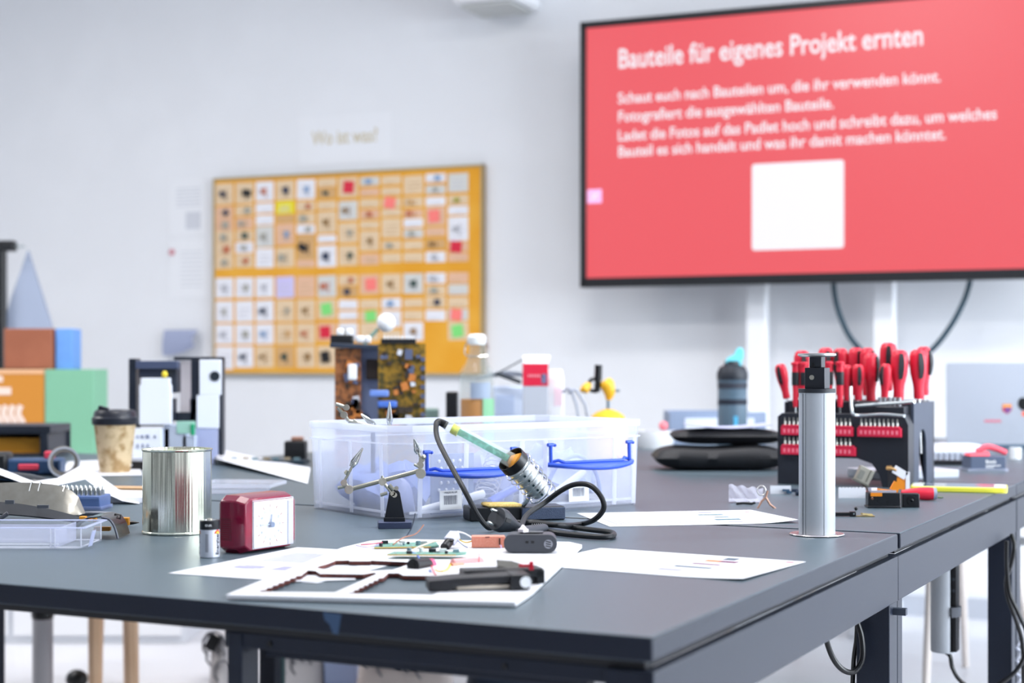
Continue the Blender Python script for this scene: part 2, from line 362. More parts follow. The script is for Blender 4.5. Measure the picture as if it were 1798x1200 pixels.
# ---------------------------------------------------------------- big screen
SY = 6.12
a = W(1018, 39, SY); c = W(1026, 505, SY); TVH = a.z-c.z; TVW = 1.93
tv = thing('presentation_screen', 'large black-framed display showing a red slide', 'screen', RW @ Vector((a.x, SY, c.z)), AW)
m = MB(); m.box((TVW/2, .045, TVH/2), (TVW, .06, TVH)); m.box((TVW/2, .09, TVH/2), (TVW*.7, .05, TVH*.6)); m.build('screen_housing', SATIN, tv, bev=.004)
m = MB(); bz = .026
for cx, cz, sx, sz in ((TVW/2, bz/2+.006, TVW, bz+.012), (TVW/2, TVH-bz/2, TVW, bz), (bz/2, TVH/2, bz, TVH), (TVW-bz/2, TVH/2, bz, TVH)): m.box((cx, .008, cz), (sx, .018, sz))
m.build('bezel', BLACK, tv, bev=.003)
SCR = mat('screen_red', '#f65a64', .35, emit=.80); SCRW = mat('screen_white', '#f4f2fa', .35, emit=.86); SCL = mat('screen_lilac', '#c79ac4', .35, emit=.8)
SCR.node_tree.nodes['Principled BSDF'].inputs['Base Color'].default_value = (.05, .02, .02, 1)
SCRW.node_tree.nodes['Principled BSDF'].inputs['Base Color'].default_value = (.1, .1, .1, 1)
m = MB(); m.box((TVW/2, .0125, TVH/2), (TVW-2*bz+.004, .003, TVH-2*bz+.004)); scr = m.build('display_panel', SCR, tv)
def S(px, py): q = W(px, py, SY); return q.x-a.x, q.z-c.z
for s_, x0, y0, x1, y1, sz in (('Bauteile für eigenes Projekt ernten', 1083, 119, 1617, 78, .112), ('Schaut euch nach Bauteilen um, die ihr verwenden könnt.', 1083, 181, 1650, 143, .062),
        ('Fotografiert die ausgewählten Bauteile.', 1083, 213, 1461, 190, .062), ('Ladet die Fotos auf das Padlet hoch und schreibt dazu, um welches', 1083, 247, 1748, 208, .062), ('Bauteil es sich handelt und was ihr damit machen könntet.', 1083, 276, 1658, 243, .062)):
    q0 = S(x0, y0); q1 = S(x1, y1)
    text('lettering', s_, SCRW, scr, (q0[0], .0105, (q0[1]+q1[1])/2), (PI/2, 0, 0), size=sz, width=q1[0]-q0[0], depth=.0004, bold=.014)
q0 = S(1319, 440); q1 = S(1481, 281); q2 = S(1481, 432)
m = MB(); m.M = Matrix.Translation(((q0[0]+q1[0])/2, .0105, (q0[1]+S(1319, 288)[1])/2)) @ Matrix.Rotation(PI/2, 4, 'X')
m.prism(rrect(q1[0]-q0[0], S(1319, 288)[1]-q0[1], .012), 0, .001); m.build('white_card', SCRW, scr)
q0 = S(1030, 357); q1 = S(1055, 332); m = MB(); m.box(((q0[0]+q1[0])/2, .0103, (q0[1]+q1[1])/2), (q1[0]-q0[0], .001, q1[1]-q0[1])); ic = m.build('screen_icon', SCL, scr, bev=.0)
m = MB(); zc = (q0[1]+q1[1])/2; xc = (q0[0]+q1[0])/2; m.box((xc, .0096, zc), (.03, .0008, .008), (0, -.8, 0)); m.build('pencil_mark', SCRW, ic)
# stand behind the screen
st = thing('screen_stand', 'white two-column floor stand carrying the large display', 'stand', RW @ Vector((a.x+TVW/2, SY+.2, 0)), AW)
for i, px in enumerate((1330, 1553)):
    q = W(px, 560, SY+.2); m = MB(); m.box((q.x-a.x-TVW/2, 0, .95), (.085, .06, 1.86)); m.build('column', WHITE, st, bev=.008)
    m = MB(); m.box((q.x-a.x-TVW/2, -.1, .03), (.1, .8, .06)); m.build('foot', WHITE, st, bev=.01)
m = MB(); m.box((0, -.055, 1.7), (.9, .02, .3)); m.build('mount_plate', WHITE, st)
cab = mat('cable_teal', '#1d3b4a', .5)
pts = [W(x, y, SY+.12) for x, y in ((1462, 470), (1466, 520), (1477, 560), (1498, 600), (1535, 632), (1585, 640), (1632, 618), (1668, 575), (1692, 530), (1703, 495), (1705, 470))]
m = MB(); m.tube([RW @ p for p in pts], .0105, 8, smooth=5)
tag(m.build('screen_cable', cab), 'dark teal cable hanging in a deep loop below the display', 'cable')

# ---------------------------------------------------------------- desks
LAM = mat('desk_laminate', '#4a5963', .40, noise=(700, .4, '#52616b'), bump=.03, spec=.55)
EDGE = mat('desk_edge', '#50555e', .45); RAIL = mat('desk_steel', '#171e2c', .42, spec=.35, noise=(500, .2, '#1c2434'))
def desk(label, L0, L1, t0, t1, legs, rails, z=TZ):
    t = thing('work_desk', label, 'table', tab(0, 0, 0), AT, None)
    bx = lambda m, l0, l1, a0, a1, z0, z1: m.box((-(l0+l1)/2, (a0+a1)/2, (z0+z1)/2), (abs(l1-l0), a1-a0, z1-z0))
    m = MB(); bx(m, L0, L1, t0, t1, z-.024, z); 
    for f in m.bm.faces: f.normal_update(); f.material_index = 0 if abs(f.normal.z) > .5 else 1
    m.build('desktop', [LAM, RAIL], t, bev=.0022)
    m = MB(); bx(m, L0+.012, L1-.012, t0+.012, t1-.012, z-.033, z-.0241); m.build('spacer_panel', BLACK, t)
    for (l0, l1, a0, a1, z0) in rails:
        m = MB(); bx(m, l0, l1, a0, a1, z0, z-.0332); m.build('rail', RAIL, t, bev=.0012)
    for (l, a_, wl, wt) in legs:
        m = MB(); bx(m, l+.0008, l+wl, a_, a_+wt, 0, z-.0335); m.build('leg', RAIL, t, bev=.0015)
    return t
d1 = desk('dark grey desk with the soldering iron and open papers on it', 0, 2.7, 0, .998, [(.0, .004, .05, .03), (.0, .948, .05, .049), (.475, .01, .02, .032), (1.95, .01, .05, .05), (1.95, .94, .05, .05)],
     [(0, .012, .004, .9985, TZ-.10), (.05, .50, .012, .03, TZ-.050), (.08, .46, .03, .05, TZ-.061), (.5, 2.6, .96, .985, TZ-.08)])
d2 = desk('dark grey desk carrying the screwdriver rack and coffee cup', 0, 2.9, 1.015, 2.08, [(.0, 1.0, .05, .03), (.0, 2.03, .05, .045), (1.0, 2.0, .05, .05), (2.8, 2.0, .05, .05)],
     [(0, .012, 1.001, 2.08, TZ-.10), (.06, 2.8, 2.04, 2.06, TZ-.09)])
d3 = desk('dark grey desk carrying the black pouches and swing-top bottle', 0, 2.0, 2.085, 3.09, [(.0, 2.09, .05, .05), (1.9, 2.1, .05, .05)], [(0, .012, 2.09, 3.08, TZ-.10)])
d4 = desk('dark grey desk at the back carrying the silver laptop', -.3, 1.75, 3.095, 4.10, [(.0, 4.0, .05, .05), (1.6, 4.0, .05, .05)], [(.06, 1.6, 4.03, 4.05, TZ-.09)])
# bolt holes and scuff on the front edge
for L_ in (.44, .16):
    m = MB(); m.cyl((0, 0, 0), (0, .002, 0), .003, seg=12); o = m.build('bolt', SATIN, d1, loc=(-L_, .010, TZ-.043))
m = MB(); m.xprism([(0, 0), (.022, -.001), (.018, -.022), (.012, -.021), (.008, -.012), (.002, -.008)], -.0003, .0003)
m.build('scuff_mark', mat('scuff', '#3c5474', .7), d1, loc=(-.365, -.0003, TZ-.002))
# ---------------------------------------------------------------- middle of the front desk
def WB(loc):                              # a mesh builder taking world points for a thing at loc
    m = MB(); m.M = Matrix.Translation(-Vector(loc)); return m
# big frosted box
B0 = Vector((-.185, 2.56, TZ)); BA = math.radians(36); bw, bd, bh = .527, .305, .153
box = thing('storage_box', 'large milky clear plastic box with blue handles, full of parts', 'box', B0, BA)
PP = frosted('milky_plastic', '#eaf0ff', .27, .3); PPR = frosted('milky_plastic_rim', '#f3f6ff', .55, .3); PPS = frosted('milky_plastic_rib', '#f3f6ff', .5, .3)
def boxloop(i, z, ch=.03):
    return [(i+ch, i, z), (bw-i-.02, i, z), (bw-i, i+.02, z), (bw-i, bd-i-.02, z), (bw-i-.02, bd-i, z), (i+.02, bd-i, z), (i, bd-i-.02, z), (i, i+ch, z)]
m = MB(); lo = boxloop(.004, 0); hi = boxloop(0, bh); ti = boxloop(.003, bh); bi = boxloop(.007, .003)
L4 = [m._v(x) for x in (lo, hi, ti, bi)]
for a_, b_ in zip(L4, L4[1:]):
    for i in range(8): m._f([a_[i], a_[(i+1) % 8], b_[(i+1) % 8], b_[i]])
m._f(L4[0][::-1]); m._f(L4[3]); m.build('box_body', PP, box)
m = MB()
for (i0, z0, z1, i1) in ((-.002, bh-.010, bh+.001, .003), (-.002, bh-.030, bh-.0275, .001)):
    a_ = m._v(boxloop(i0, z0)); b_ = m._v(boxloop(i0, z1)); c_ = m._v(boxloop(i1, z1)); d_ = m._v(boxloop(i1, z0))
    for P, Q in ((a_, b_), (b_, c_), (c_, d_), (d_, a_)):
        for i in range(8): m._f([P[i], P[(i+1) % 8], Q[(i+1) % 8], Q[i]])
m.build('rim', PPR, box)
m = MB()
for x in (.045, .135, .25, .30, .455, .5): m.hexa([(x-.004, .002, .004), (x+.004, .002, .004), (x+.004, .0045, .004), (x-.004, .0045, .004)], [(x-.004, -.0018, bh-.03), (x+.004, -.0018, bh-.03), (x+.004, .001, bh-.03), (x-.004, .001, bh-.03)])
for y in (.05, .15, .255): m.hexa([(.002, y-.004, .004), (.002, y+.004, .004), (.0045, y+.004, .004), (.0045, y-.004, .004)], [(-.0018, y-.004, bh-.03), (-.0018, y+.004, bh-.03), (.001, y+.004, bh-.03), (.001, y-.004, bh-.03)])
m.box((bw*.5, .004, .012), (bw*.9, .003, .004)); m.box((.0045, bd/2, .012), (.003, bd*.8, .004))
m.build('wall_rib', PPS, box)
BLUE = mat('blue_plastic', '#2f55c8', .35)
for (x0, x1, zb) in ((.045, .232, .077), (.298, .486, .081)):
    m = MB(); n = 14; pts = [(x0+(x1-x0)*k/n, -.010-.040*math.sin(PI*k/n)**.7, zb-.006*math.sin(PI*k/n)) for k in range(n+1)]
    m.tube(pts, .0042, 8); m.tube([(x0+.008, -.006, zb+.004), (x0+.02, -.013, zb+.007), (x0+.03, -.019, zb+.003), (x1-.03, -.019, zb+.003), (x1-.02, -.013, zb+.007), (x1-.008, -.006, zb+.004)], .0030, 8)
    m.grid(lambda u, v: (x0+.006+(x1-x0-.012)*u, -.012-.034*math.sin(PI*u)**.7*v-.004*math.sin(PI*u), zb-.005*v*math.sin(PI*u)), 14, 3, .002)
    for x in (x0+.006, x1-.006):
        m.tube([(x, -.010, zb), (x, -.009, zb+.034)], .0032, 8); m.cyl((x-.006, -.009, zb+.034), (x+.006, -.009, zb+.034), .0032, seg=10); m.sph((x+.010, -.008, zb+.033), .0030, 8)
    m.build('handle', BLUE, box)
for lx, nm in ((.083, 'MADE IN UK'), (.352, 'MADE IN UK')):
    m = MB(); m.box((lx+.021, -.0002, .030), (.044, .0006, .032), (-.03, 0, 0)); m.mi = 1; r_ = random.Random(5); x = lx+.008
    while x < lx+.034: wv = r_.choice((.0004, .0008, .0012)); m.box((x, -.0008, .030), (wv, .0004, .015)); x += wv+.0011
    lb = m.build('barcode_label', [mat('label_white', '#f4f5f7', .6), INK], box)
    text('lettering', nm, INK, lb, (lx+.021, -.0012, .041), (PI/2, 0, 0), size=.0045, align='CENTER')
# contents
IB = lambda x, y, z=.004: B0+Matrix.Rotation(BA, 3, 'Z') @ Vector((x, y, z))
def crumple(name, label, cat, x, y, sx, sy, sz, mt, seed, rz=0):
    r_ = random.Random(seed); m = MB(); m.sph((0, 0, sz/2), 1, 18, (sx/2, sy/2, sz/2))
    for v in m.bm.verts:
        v.co += Vector((math.sin(v.co.y*110+v.co.z*60+seed)*sx*.07, math.sin(v.co.z*120+seed*2)*sy*.06, (math.sin(v.co.x*120+seed*3)+math.sin(v.co.y*90+v.co.x*50))*sz*.13)) ; v.co.z = max(v.co.z, 0)
    return tag(m.build(name, mt, loc=IB(x, y), rot=BA+rz), label, cat)
BAGM = mat('bag_blue_grey', '#7186c4', .55); BAG2 = mat('bag_lilac_grey', '#8f9bc9', .5)
crumple('parts_bag', 'blue-grey bag of parts lying in the clear box by its short side', 'bag', .085, .17, .13, .22, .075, BAGM, 1)
crumple('parts_bag', 'blue-grey bag of parts in the clear box behind the soldering iron', 'bag', .285, .17, .13, .16, .08, BAG2, 2)
crumple('parts_bag', 'pale pouch of parts in the clear box behind the second handle', 'bag', .43, .15, .13, .18, .085, mat('bag_pale', '#a3b1de', .5), 3)
crumple('parts_bag', 'small crumpled lilac bag in the clear box corner behind the soldering helper', 'bag', .045, .055, .05, .045, .055, BAG2, 5, .5)
crumple('parts_bag', 'dark blue-grey bag leaning in the clear box below the first handle', 'bag', .175, .105, .06, .06, .075, mat('bag_slate', '#6a7cb4', .5), 7, -.4)
m = MB(); m.box((0, 0, .05), (.085, .004, .10)); m.mi = 1
for i in range(4):
    for k in range(5): m.sph((-.028+.014*i+(k % 2)*.004, -.003, .04+.012*k), .003, 6)
tag(m.build('perforated_card', [mat('card_grey_blue', '#7f8fb0', .6), WHITE], loc=IB(.13, .035), rot=BA), 'grey-blue perforated card standing in the clear box', 'card')
for i, (x0, y0, z0, x1, y1, z1, mt, lb) in enumerate(((.06, .025, .012, .19, .03, .034, WHITE, 'white tube lying low in the clear box near the barcode label'), (.2, .025, .02, .285, .035, .05, BLUE, 'blue tube lying in the clear box behind the soldering iron stand'), (.33, .03, .02, .42, .045, .06, mat('tube_pale', '#dfe3f4', .4), 'pale tube leaning in the clear box behind the second label'))):
    m = MB(); m.cyl(IB(x0, y0, z0)-B0, IB(x1, y1, z1)-B0, .007); tag(m.build('plastic_tube', mt, loc=B0), lb, 'tube')
m = MB(); m.lathe([(0, .0), (.011, 0), (.012, .004)], 16)
r_ = .016
m = MB(); n = 90; q = [IB(.20+.035*k/n, .04+.01*k/n, .03+.065*k/n)+Vector((.020*math.cos(k*.6), 0, .012*math.sin(k*.6)))-B0 for k in range(n)]; m.tube(q, .0013, 5)
tag(m.build('wire_coil', mat('coil_grey', '#c9cede', .3, .6), loc=B0), 'silver coiled wire seen through the clear box wall', 'coil')
m = MB(); m.tube([IB(.33, .05, .01)-B0, IB(.36, .05, .07)-B0, IB(.41, .05, .09)-B0, IB(.45, .05, .06)-B0, IB(.47, .06, .02)-B0], .004, 8, smooth=6)
tag(m.build('box_cable', mat('cable_lilac', '#8fa0d8', .5), loc=B0), 'pale blue looped cable inside the clear box', 'cable')

# croc clips and joints
def clip(m, a, b):                        # a: jaw root, b: jaw tip
    a, b = Vector(a), Vector(b); d = (b-a); L_ = d.length; d.normalize(); s_ = d.cross(Vector((0, 1, 0))).normalized()
    for sg in (-1, 1):
        m.tube([a+s_*sg*.0015, a+d*L_*.25+s_*sg*.0032, a+d*L_*.6+s_*sg*.0018, b+s_*sg*.0003], [.0022, .0028, .0019, .0008], 8)
    for k in range(5): m.box(a+d*L_*(.55+.08*k), (.002, .0022, .0012))
    m.cyl(a+d*L_*.22+Vector((0, -.004, 0)), a+d*L_*.22+Vector((0, .004, 0)), .0022, seg=10)
def joint(m, c, r=.0052, th=.006, out=.010):
    c = Vector(c); m.cyl(c-Vector((0, th/2, 0)), c+Vector((0, th/2, 0)), r, seg=16); m.cyl(c-Vector((0, th/2+.002, 0)), c-Vector((0, th/2, 0)), r*.5, seg=8)
hb = T(693, 927); hh = thing('helping_hand', 'nickel soldering helper with two croc clips on a black foot', 'soldering helper', hb)
m = MB(); m.M = Matrix.Rotation(.12, 4, 'Z'); m.prism(rrect(.052, .040, .002), 0, .010); m.build('foot', mat('cast_iron', '#3c4560', .45, .3), hh, bev=.0008)
m = MB(); m.xprism([(-.0165, .010), (.0165, .010), (.009, .050)]+[(.009*math.cos(t*PI/8), .0505+.009*math.sin(t*PI/8)) for t in range(1, 8)]+[(-.009, .050)], -.0022, .0012)
m.box((0, -.003, .013), (.033, .008, .006)); m.build('bracket', mat('bracket_black', '#1b1f27', .35, .2), hh, bev=.0006)
m = MB(); m.cyl((0, -.004, .051), (0, .003, .051), .0040, seg=16); m.build('bolt', NICKEL, hh)
Yh = hb.y; P = lambda x, y, dy=0: D(x, y, Yh+dy)
m = WB(hb); m.tube([P(610, 861), P(740, 826)], .0036, 12); m.build('bar', mat('nickel_bar', '#b8b5a6', .32, 1), hh)
m = WB(hb); joint(m, P(672, 846), .0062, .010); m.tube([P(672, 846), P(690, 868)], .0028, 10); m.tube([P(683, 852, -.004), P(692, 861, -.004)], .003, 8); m.tube([P(668, 870), P(680, 866)], .0028, 8); m.cyl(P(696, 858, -.006), P(696, 858, .004), .0035, seg=10); m.tube([P(672, 840), P(671, 836)], .0022, 8); joint(m, P(690, 867), .004, .008)
m.build('centre_joint', NICKEL, hh)
m = WB(hb); joint(m, P(613, 860), .0068, .009); joint(m, P(604, 848), .0050, .008); m.tube([P(613, 860), P(604, 848)], .0035, 8); m.tube([P(593, 857), P(606, 855)], .0026, 8); m.tube([P(604, 846), P(612, 832)], .0022, 8); m.tube([P(607, 834, -.004), P(611, 827, -.004)], [.002, .0035], 8); m.tube([P(612, 832), P(619, 818)], .0020, 8); m.sph(P(608, 830), .0035, 8)
m.build('elbow_joint', NICKEL, hh); m = WB(hb); clip(m, P(617, 820), P(637, 787)); m.build('crocodile_clip', CHROME, hh)
m = WB(hb); joint(m, P(739, 832), .0078, .009); joint(m, P(738, 817), .0055, .008); m.tube([P(739, 832), P(738, 817), P(740, 803)], .0036, 8); joint(m, P(741, 807), .0045, .007); m.tube([P(727, 816, -.004), P(736, 821, -.004)], .0020, 8); m.sph(P(744, 803, -.004), .004, 8); m.tube([P(738, 803), P(735, 795)], .002, 8)
m.build('elbow_joint', NICKEL, hh); m = WB(hb); clip(m, P(735, 797), P(727, 771)); m.build('crocodile_clip', CHROME, hh)
# second helper inside the box
Y2 = 2.72; P = lambda x, y, dy=0: D(x, y, Y2+dy); b2 = IB(.09, .09, .0035)
b2 = Vector((P(655, 800).x, Y2, TZ+.004)); h2 = thing('helping_hand', 'second nickel soldering helper standing inside the clear plastic box', 'soldering helper', b2)
m = WB(b2); m.box(b2+Vector((0, 0, .006)), (.05, .04, .012)); m.tube([b2+Vector((0, 0, .01)), P(655, 760)], .004, 8); m.build('foot', mat('cast_iron', '#2b3040'), h2)
m = WB(b2); m.tube([P(612, 740), P(684, 757)], .0032, 8); m.tube([P(612, 740), P(602, 726), P(593, 716)], .003, 8); joint(m, P(604, 729), .006, .009); joint(m, P(608, 716), .0052, .008); m.tube([P(608, 716), P(590, 710)], .003, 8); m.tube([P(620, 738), P(634, 748)], .0028, 8); m.tube([P(684, 757), P(684, 745)], .0025, 8); m.build('bar', NICKEL, h2)
m = WB(b2); clip(m, P(684, 746), P(684, 706)); m.build('crocodile_clip', CHROME, h2)
m = WB(b2); clip(m, P(660, 750, .01), P(634, 728, .01)); m.build('crocodile_clip', CHROME, h2)

# soldering iron stand
sb = T(905, 913); SR = math.radians(12)
sst = thing('soldering_stand', 'black soldering iron stand with chrome coil holder and yellow sponge', 'stand', sb, SR)
m = MB(); m.box((0, .0135, .011), (.158, .062, .022)); m.box((.04, -.0195, .011), (.07, .004, .020)); m.build('base', [mat('stand_black', '#14161b', .4)], sst, bev=.002)
m = MB(); m.box((.042, -.0225, .0115), (.072, .003, .019)); m.build('ribbed_pad', mat('pad_blue_grey', '#46546e', .6, noise=(900, .5, '#34405a'), bump=.6), sst, bev=.001)
m = MB(); m.box((-.022, .004, .0245), (.060, .042, .006), (0, .03, .1)); m.build('sponge', mat('sponge_yellow', '#ead08a', .95, noise=(300, .5, '#d7ac4a'), bump=.5), sst, bev=.003)
Ys = 2.56; P = lambda x, y, dy=0: D(x, y, Ys+dy)
ca, cb = P(902, 812, -.016), P(950, 864, .014); ax = (cb-ca).normalized(); Mx = Matrix.Translation(ca) @ ax.to_track_quat('Z', 'X').to_matrix().to_4x4(); Lc = (cb-ca).length
m = WB(sb); m.M = m.M @ Mx; m.lathe([(.0222, -.008), (.0236, -.0085), (.0240, .006), (.0222, .008), (.0210, .0), (.0222, -.008)], 32); m.build('collar', SATIN, sst).matrix_parent_inverse = Matrix()
m = WB(sb); m.M = m.M @ Mx; m.lathe([(.0195, .004), (.0225, .010), (.0205, .018), (.0185, Lc-.01), (.016, Lc), (.0150, Lc), (.0178, Lc-.01), (.0195, .018), (.0185, .006)], 32); cone = m.build('holder_tube', mat('holder_chrome', '#dfe3e4', .3, .9), sst)
m = WB(sb); m.M = m.M @ Mx
for k in range(5):
    for j in range(4):
        an = j*PI/2+.5+PI; rr = .0203-.0004*k; z_ = .022+.0115*k
        m.cyl((rr*math.cos(an), rr*math.sin(an), z_), ((rr+.0008)*math.cos(an), (rr+.0008)*math.sin(an), z_), .0021, seg=10)
m.build('vent_hole', mat('hole_dark', '#15303a', .6), cone)
m = WB(sb); m.M = m.M @ Mx; n = 150; m.tube([((.0258-.0035*k/n)*math.cos(k*.26), (.0258-.0035*k/n)*math.sin(k*.26), .008+(Lc+.002)*k/n) for k in range(n)], .0014, 6); m.build('coil_spring', CHROME, sst)
for o in sst.children:
    if o.name.split('.')[0] in ('collar', 'holder_tube', 'coil_spring'): o.rotation_euler = (0, 0, -SR)
m = WB(sb); m.tube([P(935, 855, .012), P(925, 880, .02), P(915, 893, .03)], .004, 8); o = m.build('support_arm', CHROME, sst); o.rotation_euler = (0, 0, -SR)
# soldering iron resting in the holder
ib = P(905, 812); iron = thing('soldering_iron', 'soldering iron with clear handle over green circuitry resting in coil stand', 'soldering iron', ib)
ha, he = P(782, 746), P(906, 813, -.012); ax = (he-ha).normalized(); Mi = Matrix.Translation(ha) @ ax.to_track_quat('Z', 'X').to_matrix().to_4x4(); Li = (he-ha).length
GL = frosted('clear_handle', '#f1f7f6', .19, .08)
m = WB(ib); m.M = m.M @ Mi; m.lathe([(0, 0), (.0075, .0), (.0092, .004), (.0102, .02), (.0108, Li-.03), (.0122, Li-.016), (.0124, Li-.006), (.0115, Li-.004), (.0112, Li-.012), (.0093, Li-.03), (.0088, .02), (.0, .015)], 28); m.build('clear_handle', GL, iron)
m = WB(ib); m.M = m.M @ Mi; m.box((0, 0, Li*.52), (.0105, .0028, Li*.74)); pcb = m.build('circuit_strip', mat('board_teal', '#14a184', .4, noise=(130, 1, '#5fd6ba')), iron)
m = WB(ib); m.M = m.M @ Mi
for k in range(9): m.box(((-1)**k*.002, -.0024, Li*(.2+.07*k)), (.004, .0022, .005))
m.build('chip', mat('chip_green', '#0b5f56', .4), pcb)
m = WB(ib); m.M = m.M @ Mi; m.lathe([(0, .012), (.0082, .012), (.0085, .024), (0, .024)], 20); m.build('yellow_dial', mat('dial_yellow', '#dbe04a', .4), iron)
m = WB(ib); m.M = m.M @ Mi; m.lathe([(.0065, Li-.012), (.0108, Li-.008), (.0175, Li-.001), (.0175, Li+.010), (.006, Li+.016), (0, Li+.016)], 24); m.build('orange_collar', mat('collar_orange', '#e59a2e', .4), iron)
m = WB(ib); m.M = m.M @ Mi; m.cyl((0, 0, Li-.004), (0, 0, Li+.004), .0055, seg=14); m.build('screw_nut', mat('brass_dark', '#6d6a2f', .4, .8), iron)
m = WB(ib); m.tube([he, ca+(cb-ca)*.25, ca+(cb-ca)*.75], [.005, .0045, .002], 12); m.build('heating_tip', CHROME, iron)
m = WB(ib); m.tube([P(785, 748), P(777, 743.5), P(771, 741), P(767, 743), P(766, 749)], [.0068, .0064, .0056, .0050, .0045], 14, smooth=4); m.build('cable_boot', SATIN, iron)
QB = lambda x, y, Y: D(x, y, Y)
cord = [QB(772, 741, 2.555), QB(766, 746, 2.55), QB(768, 770, 2.53), QB(785, 806, 2.48), QB(812, 855, 2.42), QB(838, 903, 2.40), QB(856, 926, 2.40), QB(868, 925, 2.42), QB(890, 922, 2.44), T(935, 917, TZ+.006)]
cord2 = [T(985, 924, TZ+.006), T(1040, 931, TZ+.006), T(1075, 936, TZ+.005), T(1071, 943, TZ+.005), T(1030, 942, TZ+.005), T(975, 936, TZ+.005), T(935, 928, TZ+.005), T(905, 926, TZ+.006)]
m = WB(ib); m.tube(cord+cord2[:-1]+[T(915, 924, TZ+.006)], .0042, 10, smooth=7); m.build('cord', RUBBER, iron)
# second part of the cord: plug with its loop
pb = T(884, 936); P = lambda x, y, Y: D(x, y, Y)
plug = thing('power_plug', 'black mains plug with two chrome pins lying before the iron stand', 'plug', pb)
pa, pe = P(872, 911, 2.30), P(914, 929, 2.335); ax = (pe-pa).normalized(); Mp = Matrix.Translation(pa) @ ax.to_track_quat('Z', 'Y').to_matrix().to_4x4()
m = WB(pb); m.M = m.M @ Mp; m.lathe([(0, 0), (.017, 0), (.0185, .003), (.0185, .012), (.015, .022), (.0125, .030), (.0085, .040), (.007, .052), (0, .052)], 28, sy=.95); m.build('plug_body', mat('plug_black', '#2d3138', .45), plug)
for sx in (-1, 1): m = WB(pb); m.M = m.M @ Mp; m.box((.0182*sx, 0, .006), (.0015, .006, .010)); m.build('earth_clip', BLACK, plug)
for sx in (-.0095, .0095):
    m = WB(pb); m.M = m.M @ Mp; m.lathe([(0, -.015), (.0018, -.015), (.0024, -.013), (.0024, 0)], 12, Matrix.Translation((0, sx, 0))); m.build('pin', CHROME, plug)
loop = [pe, P(925, 905, 2.42), P(955, 884, 2.46), P(985, 862, 2.45), P(1010, 851, 2.44), P(1036, 853, 2.42), P(1055, 872, 2.41), P(1060, 893, 2.41), P(1045, 912, 2.42), T(1020, 921, TZ+.006), T(985, 923, TZ+.013), T(940, 920, TZ+.013), T(905, 918, TZ+.014)]
m = WB(pb); m.tube(loop, .0042, 10, smooth=7); m.build('cord', RUBBER, plug)
m = WB(pb); a_, b_ = T(915, 936, TZ+.012), T(956, 928, TZ+.010); m.tube([a_, b_], [.0095, .0065], 14)
for k in range(6): q = a_.lerp(b_, .45+.09*k); m.tube([q, q+Vector((.0012, 0, .0))], .0105-.0005*k, 12)
o = m.build('strain_relief', DARK, plug)

# white burnt-edge board with cut-outs
zb = TZ+.0062; fl = T(640, 1000); frm = thing('cutout_board', 'white laser-cut board with scorched brown window openings near desk edge', 'board', fl)
def TT(l): return [tuple((T(x, y, zb)-fl)[:2]) for x, y in l]
def wavy(a, b, n, am):
    out = []
    for k in range(n):
        t0 = k/n; x = a[0]+(b[0]-a[0])*t0; y = a[1]+(b[1]-a[1])*t0; out.append((x, y)); out.append((x+am+(b[0]-a[0])*.5/n, y+(b[1]-a[1])*.2/n))
    return out
outer = TT([(397, 1045), (640, 1051), (905, 1058), (935, 1038), (1022, 957), (1000, 952), (700, 947), (650, 950), (600, 962)])
h1 = TT([(452, 1040)]+wavy((458, 1037), (530, 1008), 7, 4)+[(541, 1002), (554, 1003), (562, 1008), (638, 1009), (657, 1006), (662, 1008), (588, 1041)])
h2_ = TT([(608, 1043)]+wavy((612, 1041), (672, 1012), 7, 5)+[(682, 1007), (700, 1007), (708, 1011), (790, 1012), (835, 1011), (760, 1045)])
h3 = TT([(556, 998), (560, 995), (575, 991), (590, 985), (612, 984.5), (614, 986), (650, 986), (652, 985), (700, 987), (727, 988), (690, 1001), (655, 1003), (575, 1001)])
m = MB(); m.holed(outer, [h1, h2_, h3], .0016, .0062); m.build('board_sheet', [mat('board_white', '#dddee3', .6), mat('scorched_edge', '#4a2526', .85, noise=(120, .5, '#6e3a30'))], frm)
for v in frm.children: pass
# papers
def sheet(name, label, cx, cy, along, marks, w_=.210, l_=.297, z=TZ, curl=0, group=None, lift=None):
    """cx, cy: centre; along: direction of the long edge"""
    ang = math.atan2(along[1], along[0]); t = Vector((cx, cy, z+.0004)); nu, nv = 16, 8
    f = lift or (lambda u, v: curl*(abs(u-.5)*2)**4)
    m = MB(); m.grid(lambda u, v: ((u-.5)*l_, (v-.5)*w_, f(u, v)+.0003), nu, nv, .0003)
    for (mi, u0, v0, u1, v1) in marks:
        m.mi = mi
        m.grid(lambda u, v: ((u0+(u1-u0)*u-.5)*l_, (v0+(v1-v0)*v-.5)*w_, f(u0+(u1-u0)*u, v0+(v1-v0)*v)+.00055), 4 if (u1-u0) > .05 else 1, 4 if (v1-v0) > .05 else 1)
    o = m.build(name, [PAPER, INK, INKD, mat('print_teal', '#35667a', .8), mat('print_red', '#d97a86', .8), mat('print_orange', '#c07a4c', .8), mat('print_purple', '#6f3f5c', .8), mat('print_lilac', '#9c9bc2', .8)], loc=t, rot=ang)
    return tag(o, label, 'paper', group)
def ellipse_marks(mi, u, v, ru, rv, n=6):
    return [(mi, u-ru*math.sqrt(1-((k+.5)/n*2-1)**2), v+rv*(k/n*2-1), u+ru*math.sqrt(1-((k+.5)/n*2-1)**2), v+rv*((k+1)/n*2-1)) for k in range(n)]
tl = [(1, .22+.028*k, .1, .23+.028*k, .9-.3*((k*7) % 5 == 0)) for k in range(0)]
pA = T(295, 1008); d_ = Vector((.405, .914)); pr = Vector((.914, -.405)); cA = pA.to_2d()+d_*.1485+pr*.105
